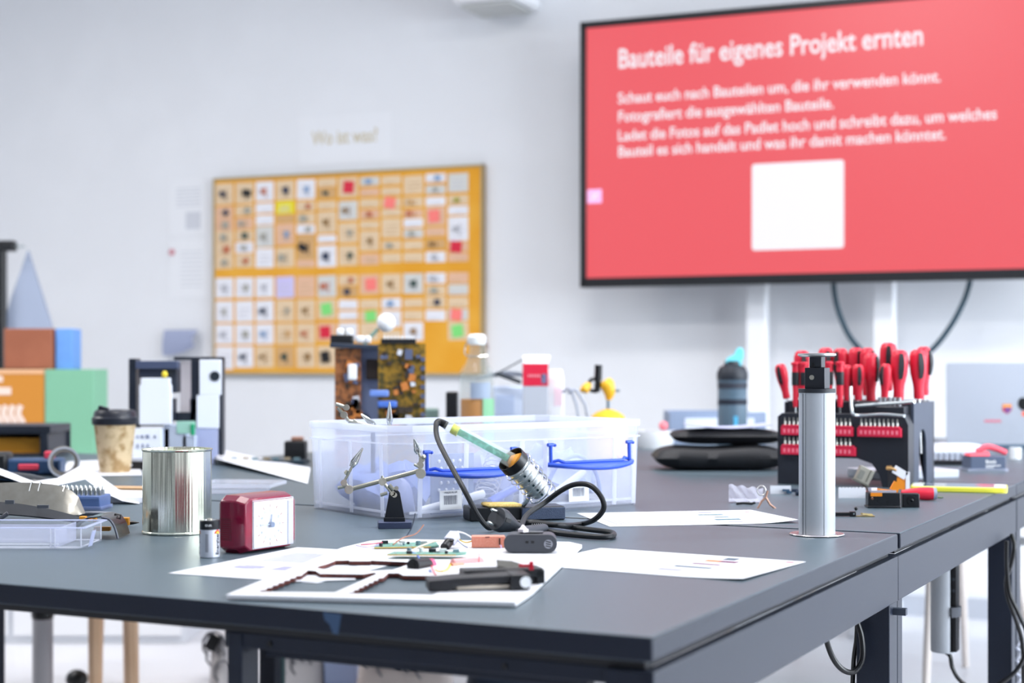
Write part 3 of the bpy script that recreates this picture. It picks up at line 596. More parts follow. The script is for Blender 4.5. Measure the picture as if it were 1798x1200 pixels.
sheet('paper_sheet', 'white sheet with pale round and square drawings before the red clock', cA.x, cA.y, d_, ellipse_marks(7, .30, .72, .055, .10)+[(7, .26, .42, .38, .55)]+ellipse_marks(7, .22, .25, .04, .07)+[(1, .5+.03*k, .15, .508+.03*k, .85) for k in range(11)])
pB = T(1055, 963); pC = T(1425, 988); d_ = (pC-pB).to_2d().normalized(); pr = Vector((d_.y, -d_.x)); cB = pB.to_2d()+d_*.150+pr*.108
bars = [(2, .56, .20, .60, .30), (5, .60, .26, .63, .40), (6, .60, .40, .63, .52)]
sheet('paper_sheet', 'white printed sheet near desk corner with a red corner mark', cB.x, cB.y, d_, [(2, .66, .82, .72, .93), (5, .61, .70, .68, .78), (6, .68, .70, .76, .78), (6, .60, .55, .73, .60), (2, .57, .38, .74, .44), (7, .55, .20, .66, .28), (4, .93, .88, .97, .95)]+[(1, .08+.024*k, .35, .085+.024*k, .93) for k in range(14)], lift=lambda u, v: .004*max(0, u-.7)**2*8*(1-v))
pB = T(1012, 902); pC = T(1335, 896); d_ = (pC-pB).to_2d().normalized(); pr = Vector((d_.y, -d_.x)); cB = pB.to_2d()+d_*.155+pr*.115
sheet('paper_sheet', 'white printed sheet lying before the metal socket pillar, teal bars', cB.x, cB.y, d_, [(7, .66, .82, .74, .92), (3, .62, .65, .76, .71), (3, .67, .48, .75, .53), (3, .63, .29, .77, .36), (7, .66, .12, .74, .18), (4, .92, .8, .95, .86)]+[(1, .06+.026*k, .12, .066+.026*k, .88) for k in range(21)], w_=.225, l_=.31, lift=lambda u, v: .010*max(0, u-.75)**2*16*(1-v)*.5)
pD = T(565, 1017); sheet('paper_slip', 'small white paper slip lying inside the cut-out board opening', pD.x, pD.y, (.9, .2), [], w_=.05, l_=.075, z=TZ+.0007)

# electronics on the white board: all stand on its top
ZB = TZ+.0066
def pcb(label, px, py, w_, d__, rz, z=ZB, seed=1):
    p_ = T(px, py, z); t = thing('circuit_board', label, 'circuit board', p_, rz); r_ = random.Random(seed)
    m = MB(); m.prism([(-w_/2, -d__/2), (w_/2-.012, -d__/2), (w_/2, -d__/2+.008), (w_/2, d__/2), (-w_/2+.006, d__/2)], .001, .0026); m.mi = 1; m.prism([(-w_/2, -d__/2-.0004), (w_/2-.012, -d__/2-.0004), (w_/2-.012, -d__/2), (-w_/2, -d__/2)], .0008, .0024); m.build('board', [mat('pcb_green', '#5f9484', .4, noise=(140, .5, '#7fb3a0')), mat('pcb_edge', '#c8a860', .6)], t)
    mats_ = [mat('part_black', '#22262c', .4), mat('part_white', '#e2e6e6', .5), mat('part_silver', '#b9bcc0', .3, .8), mat('part_blue_grey', '#6c8790', .5)]
    for k in range(9):
        m = MB(); x, y = r_.uniform(-.42, .42)*w_, r_.uniform(-.38, .38)*d__; s_ = r_.uniform(.004, .010)
        if r_.random() < .6: m.box((x, y, .0026+s_*.25), (s_, s_*.6, s_*.5), (0, 0, r_.uniform(-.4, .4)))
        else: m.cyl((x, y, .0026), (x, y, .0026+s_*.6), s_*.35, seg=12)
        m.build('component', mats_[k % 4], t)
    m = MB()
    for k in range(22):
        x, y = r_.uniform(-.45, .45)*w_, r_.uniform(-.42, .42)*d__; m.sph((x, y, .0028), .0009, 6)
    m.build('solder_joint', mat('part_silver', '#b9bcc0'), t); return t
pcb('green circuit board lying behind, nearer the soldering helper', 712, 960, .088, .05, .15, ZB, 1)
pcb('green circuit board with ochre edge, in front of its twin', 750, 975, .100, .030, -.03, ZB+.0032, 4)
def wire(label, pts, hexc, r=.0009, name='loose_wire', sm=6):
    b_ = Vector(pts[0]); m = WB(b_); m.tube(pts, r, 6, smooth=sm); return tag(m.build(name, mat('wire_'+hexc, '#'+hexc, .45), loc=b_), label, 'wire')
wire('brown wire rising from green board beside the soldering helper', [T(690, 957, ZB+.004), T(708, 945, ZB+.010), T(730, 938, ZB+.014), D(744, 922, 2.2)], 'a0644c')
wire('thin dark wire standing up from the green board', [T(695, 952, ZB+.004), D(715, 940, 2.2), D(725, 920, 2.2), D(729, 902, 2.2)], '3b4152')
wire('pale twisted wire lying across the green boards', [T(720, 968, ZB+.006), T(742, 958, ZB+.008), T(765, 951, ZB+.008), T(785, 950, ZB+.006)], 'dcc9b4')
wire('lilac wire looping at the end of the circuit boards', [T(625, 958, ZB+.002), T(640, 961, ZB+.003), T(655, 960, ZB+.003), T(668, 955, ZB+.004)], 'b5a6d8')
wire('red wire looping at the end of the circuit boards', [T(634, 957, ZB+.004), T(648, 956, ZB+.006), T(658, 955, ZB+.005), T(672, 953, ZB+.006)], 'd8506a')
wire('white wire arching from grey camera part to copper-coloured box', [D(803, 934, 2.18), D(815, 937, 2.18), D(826, 943, 2.17), D(832, 948, 2.17)], 'eef0f4', .0012)
wire('yellow wire arching from grey camera part to copper-coloured box', [D(806, 948, 2.16), D(818, 953, 2.15), D(830, 950, 2.16), D(834, 946, 2.17)], 'e8c43a', .0010)
wire('grey-blue wire running from the camera part over the board', [D(804, 950, 2.15), D(812, 957, 2.13), T(821, 962, ZB+.002)], '7f8aa5', .0008)
wire('blue wire draped over the small black motor', [D(717, 968, 2.05), D(732, 975, 2.03), D(738, 985, 2.0), D(748, 999, 1.98), T(756, 1003, ZB+.002)], '5b78c9', .0012)
wire('yellow wire loop between black motor and battery pack', [T(764, 1001, ZB+.003), T(772, 1004, ZB+.003), T(784, 1001, ZB+.004), D(792, 990, 1.98)], 'e6c83c', .0011)
wire('red wire running from motor over board edge', [D(757, 990, 1.98), T(760, 1001, ZB+.003), T(765, 1010, ZB+.001)], 'd62a44', .0008)
wire('thin lilac wire standing above the battery pack', [T(866, 985, ZB+.01), D(878, 972, 2.0), D(880, 960, 2.02), D(878, 958, 2.04)], 'b5a6d8', .0006)
# camera part
cb_ = T(792, 966, ZB); t = thing('camera_module', 'small grey-white camera module with black round lens tilted up', 'camera module', cb_)
m = WB(cb_); a_, b_ = D(781, 962, 2.13), D(800, 938, 2.16); ax = (b_-a_).normalized(); R3 = ax.to_track_quat('Z', 'Y').to_matrix()
m.box(a_.lerp(b_, .68), (.014, .012, .020), R3); m.build('module_body', mat('module_grey', '#c4c8dc', .4), t, bev=.001)
m = WB(cb_); m.box(a_.lerp(b_, .7)+Vector((0, -.0075, 0)), (.006, .002, .008), R3); m.box(a_.lerp(b_, .45)+Vector((.002, -.0068, .002)), (.008, .002, .004), R3); m.build('slot', BLACK, t)
m = WB(cb_); m.tube([a_, a_.lerp(b_, .4)], [.0065, .0062], 16); m.build('lens_barrel', SATIN, t); m = WB(cb_); m.tube([a_-ax*.0004, a_+ax*.0005], .0042, 14); m.build('lens', mat('lens_dark', '#05060a', .1), t)
# copper block
cb_ = T(858, 961, ZB); t = thing('copper_box', 'small copper-coloured flat block with two slots', 'component', cb_, .05)
m = MB(); m.box((-.004, 0, .0078), (.038, .020, .0150)); m.box((.018, .001, .0075), (.008, .018, .015)); m.build('shell', mat('copper_matt', '#dd8a73', .5, noise=(400, .3, '#e39a85')), t, bev=.0006)
m = MB(); m.box((.0145, -.0100, .0085), (.0022, .0012, .009)); m.box((-.002, -.0100, .0145), (.006, .0012, .0012)); m.build('slot', mat('slot_brown', '#4d2b26', .6), t)
# black handset
cb_ = T(932, 969, ZB); t = thing('black_handset', 'dark grey rounded gadget casing with a speaker disc, beside the plug', 'gadget', cb_, -.04)
m = MB(); m.hexa([(x, -.018, z) for x, z in rrect(.070, .024, .0108, 5, 0, .0125)], [(x, .020, z) for x, z in rrect(.068, .024, .0108, 5, 0, .0125)]); m.build('casing', mat('casing_grey', '#3f4249', .45), t, bev=.0008)
m = MB(); m.box((.001, -.004, .0246), (.020, .014, .0012)); m.box((.001, .004, .0255), (.030, .022, .0010)); m.build('switch_recess', SATIN, t)
m = MB()
for x in (-.0045, .003): m.box((x, -.0182, .0145), (.004, .001, .003))
m.build('led_window', SATIN, t); m = MB(); m.cyl((.0235, -.0187, .012), (.0235, -.018, .012), .0058, seg=20); d_ = m.build('speaker_disc', mat('disc_silver', '#9a9da6', .3, .7), t)
m = MB()
for k in range(3): m.box((.0235, -.0190, .009+.003*k), (.007, .0006, .0014), (0, .2, 0))
m.build('disc_slot', SATIN, d_)
cc_ = cb_+Vector((-.010, -.004, .0262)); m = MB(); m.prism([(0, -.006), (.007, -.002), (.005, .006), (-.005, .006), (-.007, -.001)], 0, .004); m.hexa([(-.006, -.005, .004), (.006, -.004, .004), (.005, .005, .004), (-.005, .005, .004)], [(-.001, -.001, .009), (.002, -.001, .008), (.001, .001, .009), (-.001, .001, .010)])
tag(m.build('plastic_bit', mat('bit_white', '#efe9ee', .5), loc=cc_), 'small white plastic bit on top of the dark grey gadget', 'plastic bit')
# small motor
cb_ = T(738, 1000, ZB); t = thing('small_motor', 'small black cylinder motor with pink end lying on the board', 'motor', cb_)
m = WB(cb_); a_, b_ = D(725, 994, 1.93), D(750, 993, 1.96); m.tube([a_, b_], .0088, 20); m.build('barrel', BLACK, t); m = WB(cb_); m.tube([b_, b_.lerp(a_, -.28)], .0082, 18); m.build('end_cap', mat('cap_pink', '#d9577e', .5), t)
m = WB(cb_); m.tube([a_.lerp(b_, -.03), a_], .005, 16); m.build('hub', SATIN, t)
# battery pack
cb_ = T(828, 1003, ZB); t = thing('battery_pack', 'pink and white battery pack with red lead behind the black bar', 'battery pack', cb_)
m = WB(cb_); m.tube([D(795, 994, 1.98), D(845, 990, 2.0)], .0085, 18); m.build('cell_wrap', mat('wrap_pink_white', '#de9a9c', .4), t); m = WB(cb_); m.tube([D(792, 1000, 1.96), D(812, 999, 1.97)], .0075, 14); m.build('end_cap', mat('copper_matt', '#dd8a73'), t)
m = WB(cb_); m.tube([D(845, 990, 2.0), D(862, 991, 2.0)], .007, 14); m.build('terminal', WHITE, t); m = WB(cb_); m.cyl(D(841, 996, 1.99), D(841, 972, 1.99), .0005, seg=6); m.build('lead', mat('wire_d62a44', '#d62a44'), t)
# black bar
cb_ = T(880, 1018, ZB); t = thing('black_channel', 'long black plastic channel lying behind the black tray', 'plastic part', cb_)
m = WB(cb_); a_, b_ = T(812, 1014, ZB+.009), T(950, 1009, ZB+.009); dd = (b_-a_); L_ = dd.length; an = math.atan2(dd.y, dd.x); m.M = m.M @ Matrix.Translation(a_) @ Matrix.Rotation(an, 4, 'Z')
m.box((L_/2, .004, 0), (L_, .028, .017)); m.box((L_/2, -.0115, .004), (L_*.96, .003, .010)); m.box((L_-.004, -.004, -.001), (.010, .018, .016)); m.build('channel', mat('channel_black', '#1c1d21', .4), t, bev=.001)
m = WB(cb_); m.M = m.M @ Matrix.Translation(a_) @ Matrix.Rotation(an, 4, 'Z')
for k in range(4): m.cyl((L_*(.3+.15*k), -.0138, .003), (L_*(.3+.15*k), -.0128, .003), .0016, seg=8)
m.build('screw_hole', mat('hole_grey', '#53555c', .5), t)
cb_ = T(903, 995, ZB+.018); m = MB(); m.prism([(-.022, .006), (-.019, -.006), (.02, -.006), (.02, .001), (-.004, .008)], 0, .0016)
tag(m.build('dark_flake', mat('flake', '#33332f', .5), loc=cb_, rot=(.5, .12, -.1)), 'dark olive angular plastic flake on the black channel', 'plastic part')
cb_ = T(933, 1000, ZB+.018); m = MB(); m.box((0, 0, .004), (.005, .006, .009)); m.box((-.008, 0, .004), (.012, .004, .003)); tag(m.build('red_connector', RED, loc=cb_), 'tiny red connector at the end of the black channel', 'connector')
# black tray in front
cb_ = T(850, 1045, ZB); t = thing('black_tray', 'black open plastic tray with white lens disc on its end', 'plastic part', cb_)
m = WB(cb_); a_, b_ = T(753, 1040, ZB), T(928, 1036, ZB); dd = b_-a_; L_ = dd.length; an = math.atan2(dd.y, dd.x); m.M = m.M @ Matrix.Translation(a_) @ Matrix.Rotation(an, 4, 'Z')
m.hexa([(0, 0, .0), (.018, .0, .0), (.03, .0, .006), (L_-.02, 0, .008), (L_-.02, .036, .008), (.03, .036, .006), (.018, .036, 0), (0, .036, 0)], [(0, 0, .012), (.018, 0, .0135), (.03, 0, .0145), (L_-.02, 0, .0165), (L_-.02, .036, .0165), (.03, .036, .0145), (.018, .036, .0135), (0, .036, .012)])
m.box((L_-.010, .016, .009), (.022, .042, .0165)); m.build('tray_shell', mat('tray_black', '#1a1b20', .38), t, bev=.0015)
m = WB(cb_); m.M = m.M @ Matrix.Translation(a_) @ Matrix.Rotation(an, 4, 'Z'); m.cyl((L_-.004, -.0058, .009), (L_-.004, -.0048, .009), .0062, seg=20); m.build('lens_disc', WHITE, t)
m = WB(cb_); m.M = m.M @ Matrix.Translation(a_) @ Matrix.Rotation(an, 4, 'Z'); m.box((L_*.56, .015, .0035), (L_*.55, .022, .0035)); m.build('inner_strip', mat('strip_cream', '#e8dccb', .6), t)

# tin can, battery, clock
cn = T(311, 942); cn.y += .0515; cn.x = (311-899)/F*cn.y; can = thing('tin_can', 'open shiny tin can standing behind the battery and clock', 'can', cn)
TIN = mat('tin', '#e6e8d6', .2, 1); R_ = .0512; hC = .127
def streaks(mt, axis_scale, strength, dist):
    nt = mt.node_tree; b = nt.nodes['Principled BSDF']; tc = nt.nodes.new('ShaderNodeTexCoord'); mp = nt.nodes.new('ShaderNodeMapping'); nz = nt.nodes.new('ShaderNodeTexNoise'); bp = nt.nodes.new('ShaderNodeBump')
    mp.inputs['Scale'].default_value = axis_scale; nz.inputs['Scale'].default_value = 1; nz.inputs['Detail'].default_value = 3
    nt.links.new(tc.outputs['Object'], mp.inputs['Vector']); nt.links.new(mp.outputs['Vector'], nz.inputs['Vector']); nt.links.new(nz.outputs['Fac'], bp.inputs['Height']); bp.inputs['Strength'].default_value = strength; bp.inputs['Distance'].default_value = dist; nt.links.new(bp.outputs['Normal'], b.inputs['Normal'])
streaks(TIN, (38, 38, .6), 1.0, .006)
m = MB(); m.lathe([(0, .002), (R_-.002, .002), (R_, 0), (R_+.0012, .0012), (R_+.0012, .003), (R_, .0045)]+[(R_, hC-.004), (R_+.0012, hC-.003), (R_+.0016, hC-.001), (R_+.0008, hC), (R_-.001, hC-.0006), (R_-.0012, hC-.003), (R_-.0008, .004), (0, .0035)], 72); m.build('can_body', TIN, can, ang=25)
bt = T(365, 981); bt.y += .013; bat = thing('battery', 'silver and black cell battery standing beside the red clock', 'battery', bt)
r_ = .0131; m = MB(); m.lathe([(0, 0), (.0120, 0), (r_, .001), (r_, .0480), (r_-.0012, .0492), (.0075, .0492), (.0072, .0486), (0, .0486)], 40)
m.build('cell_body', mat('cell_silver', '#d3d7e2', .35, .45), bat, ang=25)
m = MB(); m.lathe([(r_+.0001, .0370), (r_+.00015, .0372), (r_+.00015, .0482), (r_-.0010, .0494), (.008, .0494)], 40); m.build('black_band', mat('band_black', '#12151c', .3), bat)
m = MB(); m.lathe([(.0040, .0486), (.0040, .0505), (.0030, .0510), (0, .0510)], 20); m.build('terminal', NICKEL, bat)
wr = lambda a0: (lambda co: Vector(((r_+.0003+co.z)*math.sin(a0+co.x/r_), -(r_+.0003+co.z)*math.cos(a0+co.x/r_), co.y)))
def vert(a0, z0, s): return lambda co: wr(a0)(Vector((-co.y*1.0, z0+co.x, co.z)))
BI = mat('battery_ink', '#2c2f42', .4); text('lettering', 'Energizer', BI, bat, (0, 0, 0), size=.0075, width=.029, depth=.0001, fn=vert(1.22, .004, 1), bold=.02)
text('lettering', 'Energizer', BI, bat, (0, 0, 0), size=.0075, width=.029, depth=.0001, fn=vert(-1.12, .004, 1), bold=.02)
text('lettering', 'ENR', mat('label_white', '#f4f5f7'), bat, (0, 0, 0), size=.004, width=.0085, align='CENTER', depth=.0001, fn=lambda co: wr(.05)(Vector((co.x, .0415+co.y, co.z))))
m = MB()
for an in (-1.25, 1.05):
    for j, rr in enumerate((.0050, .0038, .0026)):
        m.mi = j % 3; n = 12
        vs = [m.bm.verts.new(wr(an)(Vector((rr*math.cos(PI*k/n), .0315+rr*1.1*math.sin(PI*k/n), .00008*j)))) for k in range(n+1)]
        m._f(vs)
m.build('flame_mark', [mat('flame_red', '#d8293f', .4), mat('flame_orange', '#f0932c', .4), mat('flame_yellow', '#f6d84a', .4)], bat)
m = MB()
for k in range(3):
    for j in range(11): m.grid(lambda u, v: wr(-.25+.10*k)(Vector((.0003+.0006*u, .008+.0022*j+.0016*v, .0001))), 1, 1)
m.build('fine_print', BI, bat)
# clock
ck = T(427, 975); th = math.radians(57); clock = thing('alarm_clock', 'burgundy travel alarm clock with white dial and clear cover', 'clock', ck, th)
W_, H_, D_ = .109, .0775, .047; BUR = mat('burgundy', '#7c0f33', .22, noise=(20, .2, '#9a1636'), coat=.4)
def rr2(i, y, b=.010): return [(i+b, y, i), (W_-i-b, y, i), (W_-i, y, i+b*.7), (W_-i, y, H_-i-b*.7), (W_-i-b, y, H_-i), (i+b, y, H_-i), (i, y, H_-i-b*.7), (i, y, i+b*.7)]
m = MB(); LL = [m._v(rr2(i, y)) for i, y in ((.004, 0), (0, .014), (0, D_-.006), (.004, D_))]
for a_, b_ in zip(LL, LL[1:]):
    for i in range(8): m._f([a_[i], a_[(i+1) % 8], b_[(i+1) % 8], b_[i]])
m._f(LL[0][::-1]); m._f(LL[-1]); m.build('clock_body', BUR, clock, bev=.0016, ang=20)
m = MB()
for k in range(11): m.box((-.0001, .032, .018+.0028*k), (.0006, .022, .0010))
m.build('side_grille', mat('burgundy_dark', '#5f0d22', .4), clock)
m = MB(); m.box((W_/2+.0045, -.0010, H_/2-.001), (W_-.029, .002, H_-.015)); m.build('dial', mat('dial_white', '#d9dbe1', .6), clock, bev=.0006)
m = MB(); dcx, dcz = W_*.47, H_*.47; HR = .026
for k in range(12):
    a_ = k*PI/6; cx, cz = dcx+HR*math.sin(a_), dcz+HR*math.cos(a_); m.box((cx, -.0022, cz), (.0009, .0004, .0042), (0, a_, 0))
m.build('hour_mark', mat('mark_gold', '#a8705c', .5), clock)
for k in range(1, 13):
    a_ = k*PI/6; text('numeral', str(k), mat('numeral_pale', '#8796a2', .6), clock, (dcx+.0195*math.sin(a_), -.0021, dcz+.0195*math.cos(a_)-.002), (PI/2, 0, 0), size=.0056, align='CENTER')
m = MB(); m.box((dcx-.008, -.0045, dcz+.0005), (.020, .0006, .0016), (0, .05, 0)); m.build('minute_hand', mat('hand_pale', '#b9c6dc', .3), clock)
m = MB(); m.box((dcx+.001, -.0038, dcz+.007), (.0016, .0006, .014), (0, .15, 0)); m.build('hour_hand', mat('hand_grey', '#8a99b4', .3), clock)
m = MB(); m.cyl((dcx, -.0075, dcz), (dcx, -.002, dcz), .0038, seg=24); m.build('centre_knob', mat('knob_blue_grey', '#7d8ba6', .35), clock)
m = MB(); m.box((W_-.0170, -.0026, H_/2-.002), (.010, .0012, H_-.018)); m.mi = 1
for k in range(24): m.box((W_-.0265, -.0023, .012+.0024*k), (.008, .0005, .0007))
m.build('alarm_scale', [mat('scale_lilac', '#b9b7d2', .4), mat('scale_line', '#b7c4de', .5)], clock)
m = MB(); y0, y1 = -.0075, -.0005; x0, x1, z0, z1 = .018, W_-.009, .006, H_-.007
lo = [(x0, y1, z0), (x1, y1, z0), (x1, y1, z1), (x0, y1, z1)]; hi_ = [(x0+.002, y0, z0+.002), (x1-.002, y0, z0+.002), (x1-.002, y0, z1-.002), (x0+.002, y0, z1-.002)]
m.hexa(lo, hi_); m.build('clear_cover', frosted('cover_clear', '#ffffff', .05, .04), clock, bev=.001)
m = MB(); m.tube([(x0, y1, z0), (x1, y1, z0), (x1, y1, z1), (x0, y1, z1), (x0, y1, z0)], .0005, 6); m.build('cover_rim', mat('rim_white', '#eef0f6', .3), clock)
# ---------------------------------------------------------------- left end of the desks
def pick(l, u): k = u*(len(l)-1); i = min(int(k), len(l)-2); f = k-i; f = f*f*(3-2*f)*.5+f*.5; return l[i][0]*(1-f)+l[i+1][0]*f, l[i][1]*(1-f)+l[i+1][1]*f
cb_ = T(75, 966); t = thing('clear_tray', 'clear plastic divided tray lying empty at the desk side', 'tray', cb_, -.02)
CW, CD, CH = .235, .11, .030
m = MB(); x0, x1 = -CW+.057, .057
for (cx, cy, cz, sx, sy, sz) in (((x0+x1)/2, CD/2, .001, CW-.02, CD-.02, .0018), ((x0+x1)/2, .005, CH/2, CW-.012, .0014, CH-.002), ((x0+x1)/2, CD-.005, CH/2, CW-.012, .0014, CH-.002), (x1-.005, CD/2, CH/2, .0014, CD-.012, CH-.002), (x0+.005, CD/2, CH/2, .0014, CD-.012, CH-.002)): m.box((cx, cy, cz), (sx, sy, sz))
m.build('tray_body', CLEAR, t)
m = MB()
for (cx, cy, sx, sy) in (((x0+x1)/2, .001, CW, .006), ((x0+x1)/2, CD-.001, CW, .006), (x1-.001, CD/2, .006, CD), (x0+.001, CD/2, .006, CD)): m.box((cx, cy, CH), (sx, sy, .0016))
m.build('rim', frosted('clear_rim', '#e2e8ff', .72, .08), t, bev=.0006)
m = MB(); zz = .0025
m.tube([(x0+.008, .008, zz), (x1-.008, .008, zz), (x1-.008, CD-.008, zz), (x0+.008, CD-.008, zz)], .0012, 6)
for x, y in ((x1-.006, .006), (x1-.006, CD-.006), (x1-.042, .006), (x1-.048, .006)): m.tube([(x, y, .003), (x, y, CH)], .0010, 6)
m.box((-.06, .007, .007), (.16, .0012, .0015)); m.build('edge_line', frosted('clear_line', '#f6f8ff', .8, .1), t)
for (cx, cy, sx, sy) in ((x1-.042, CD/2, .0014, CD-.014), (x1-.1, CD*.62, .11, .0014)):
    m = MB(); m.box((cx, cy, CH/2), (sx, sy, CH-.004)); m.build('divider', frosted('clear_divider', '#e3e8ff', .4, .08), t)
m = MB(); m.box((x1+.006, .018, .014), (.0012, .016, .022), (0, .25, 0)); m.build('latch', frosted('clear_rim', '#e8ecff', .6, .08), t)
# curved silver plate, black strips
def arch(m, w_, d_, h_, th, n=14, tw=0):
    m.grid(lambda u, v: (w_*(u-.5), d_*(v-.5)+tw*(u-.5), h_*math.sin(PI*(.08+.84*v))*(1-.3*u)), n, 14, th)
cb_ = T(55, 921); t = thing('curved_plate', 'curved silver metal plate lying behind the clear tray', 'metal part', cb_+Vector((0, .06, 0)), -.1)
m = MB(); n = 18
m.grid(lambda u, v: (-.15+.205*u, .015+.03*v, .008+(.040+.010*math.sin(PI*min(1, u*.9+.1)))*v*math.sqrt(max(0, 1-max(0, (u-.72)/.28)**2.4))), n, 8, .0015); m.build('plate', mat('plate_silver', '#98958d', .35, .7, noise=(40, .5, '#88857d'), bump=.3), t)
m = MB()
for x in (-.035, -.020, .022): m.tube([(x, .046, .055-.3*max(0, x)), (x, .040, .060-.3*max(0, x)), (x, .030, .045)], .0008, 6)
m.build('wire_hook', CHROME, t)
cb_ = T(60, 927); t = thing('black_trim_strip', 'black arched plastic trim strip between clear tray and silver plate', 'plastic part', cb_+Vector((0, .03, 0)), -.05)
m = MB(); m.grid(lambda u, v: (-.15+.22*u, -.01+.03*v, .004+.032*math.sin(PI*(.35+.6*u))*(.5+.5*v)), 18, 6, .002); m.build('strip', mat('strip_black', '#1b1e25', .35), t)
m = MB(); m.box((-.048, -.0, .037), (.014, .004, .006)); m.box((.005, .0, .030), (.018, .004, .005)); m.build('clip_tab', mat('tab_grey', '#6d7078', .4, .5), t)
m = MB(); m.tube([(-.15, -.012, .02), (-.10, -.016, .004), (-.075, -.014, .004), (-.06, -.010, .012), (-.048, -.008, .020)], .0035, 8, smooth=5); m.build('curved_rib', mat('rib_grey', '#5a5c64', .4, .3), t)
# black arched shell with yellow spots
cb_ = T(182, 948); t = thing('black_arched_shell', 'black arched plastic shell with orange-yellow inserts left of the can', 'plastic part', cb_, -.28)
SB = mat('shell_black', '#13151b', .18); t.rotation_euler.z = 0; t.location = cb_
AP = [(112, 941), (122, 928), (138, 917), (158, 911), (178, 909), (192, 913), (201, 926), (207, 946)]
m = WB(cb_); m.grid(lambda u, v: (lambda p: D(p[0], p[1], 2.304)+Vector((0, .066*v, 0)))(pick(AP, u)), 28, 4, -.0018); m.build('shell', SB, t, ang=50)
m = WB(cb_); m.tube([D(x, y, 2.302) for x, y in AP[4:]], .0020, 6, smooth=4); m.build('shell_lip', mat('flap_grey', '#4b4f5c', .3), t)
for q in ([(201, 910), (202, 903), (212, 905), (211, 914)],): m = WB(cb_); m.tube([D(x, y, 2.35) for x, y in q], .0012, 6); m.build('hook', SB, t)
YO = mat('yellow_orange', '#f0a02a', .45)
for (x, y, Y_, sx, sz) in ((146, 911, 2.40, .010, .007), (158, 912, 2.40, .005, .006), (167, 912, 2.40, .005, .006), (219, 916, 2.44, .014, .012), (180, 929, 2.36, .024, .006)): m = WB(cb_); m.box(D(x, y, Y_), (sx, .01, sz)); m.build('orange_insert', YO, t, bev=.001)
cb_ = T(233, 925); m = MB(); m.tube([(-.012, 0, .006), (.0, 0, .006), (.010, 0, .006)], [.0045, .003, .0006], 10); tag(m.build('black_nib', SATIN, loc=cb_), 'small black pointed nib by the orange insert', 'plastic part')
# blue-grey bit box
cb_ = T(132, 897); t = thing('bit_case', 'blue-grey plastic case filled with upright chrome bits', 'tool case', cb_, -.05)
m = MB(); m.box((0, .03, .013), (.088, .062, .024)); m.build('case_body', mat('case_blue', '#50689a', .4), t, bev=.002); m = MB(); m.box((0, .03, .0035), (.094, .066, .007)); m.build('clear_tray', frosted('tray_clear_blue', '#b8c6ea', .5, .1), t, bev=.001)
m = MB(); m.box((.0, .0005, .021), (.084, .004, .0016)); m.build('case_rib', mat('case_blue_light', '#6f88b9', .4), t)
r_ = random.Random(8); proto = None
for j in range(2):
    for k in range(11):
        loc = cb_+Matrix.Rotation(-.05, 3, 'Z') @ Vector((-.040+.008*k, .010+.018*j, .0258))
        if proto is None:
            m = MB(); m.cyl((0, 0, 0), (0, 0, .009), .0030, seg=10); m.cyl((0, 0, .009), (0, 0, .016), .0022, .0010, seg=10); proto = tag(m.build('screwdriver_bit', CHROME, loc=loc), 'chrome bit standing in the blue-grey case', 'tool bit', 'bits in the blue-grey case')
        else: o = proto.copy(); C.objects.link(o); o.location = loc
cb_ = T(158, 907); m = MB(); m.tube([(-.045, 0, .004), (-.02, 0, .004), (.01, 0, .005), (.034, .004, .005)], [.003, .0042, .0036, .002], 10)
tag(m.build('metal_rod', mat('rod_dark', '#5a5e68', .35, .6), loc=cb_), 'short dark metal rod lying before the blue-grey case', 'metal part')
# papers behind
def wavy_sheet(label, pts, zf, n=14, name='paper_sheet', mt=PAPER):
    a, b, c_, d_ = [Vector(p) for p in pts]; o_ = (a+b+c_+d_)/4; o_.z = TZ
    m = MB()
    def fn(u, v):
        p = (a*(1-u)+b*u)*(1-v)+(d_*(1-u)+c_*u)*v; return (p.x-o_.x, p.y-o_.y, p.z-TZ+zf(u, v)+.0006)
    m.grid(fn, n, 6, .0004); return tag(m.build(name, mt, loc=o_), label, 'paper')
FE = [(-30, 820), (0, 834), (60, 856), (110, 851), (150, 842), (180, 864), (215, 880), (245, 885)]; BE = [(-30, 812), (0, 823), (60, 845), (100, 840), (148, 814), (178, 838), (208, 860), (245, 869)]
cs = Vector((-.75, 2.95, TZ))
def curl(u, v):
    a_ = pick(FE, u); c_ = pick(BE, u); p = D(a_[0], a_[1], 2.87).lerp(D(c_[0], c_[1], 3.06), v)-cs; p.z = max(p.z, .0015); return p
m = MB(); m.grid(curl, 42, 4, .0006); tag(m.build('paper_sheet', PAPER, loc=cs), 'white curling sheet rising to a peak behind the blue-grey bit case', 'paper')
t_ = T(205, 885); sheet('paper_stack', 'thick stack of white paper lying behind the tin can', t_.x+.02, t_.y+.02, (1, -.1), [], .21, .16)
m = MB(); m.box((0, 0, .006), (.16, .14, .011)); o = m.build('paper_stack', mat('stack_white', '#eef0f6', .8), loc=T(228, 884)+Vector((-.01, .07, 0)), rot=-.15, bev=.0004); bpy.data.objects.remove([x for x in C.objects if x.name.startswith('paper_stack') and x is not o][0]); tag(o, 'thick stack of white paper lying behind the tin can', 'paper')
m = MB(); m.box((0, 0, .004), (.12, .05, .007)); tag(m.build('wooden_strip', mat('strip_wood', '#c9a27a', .6), loc=T(232, 866)+Vector((0, .05, 0)), rot=-.1), 'flat tan wooden strip between paper stack and cup', 'strip')
wavy_sheet('white printed sheet behind the can, lifted at one side', [T(372, 815), T(540, 850), T(545, 822), T(385, 800)], lambda u, v: .016*(1-u)**2+.004*math.sin(PI*u))
wavy_sheet('large white sheet under the coffee cup', [T(100, 838), T(250, 836), T(240, 806), T(120, 812)], lambda u, v: .001)
cb_ = T(415, 868)
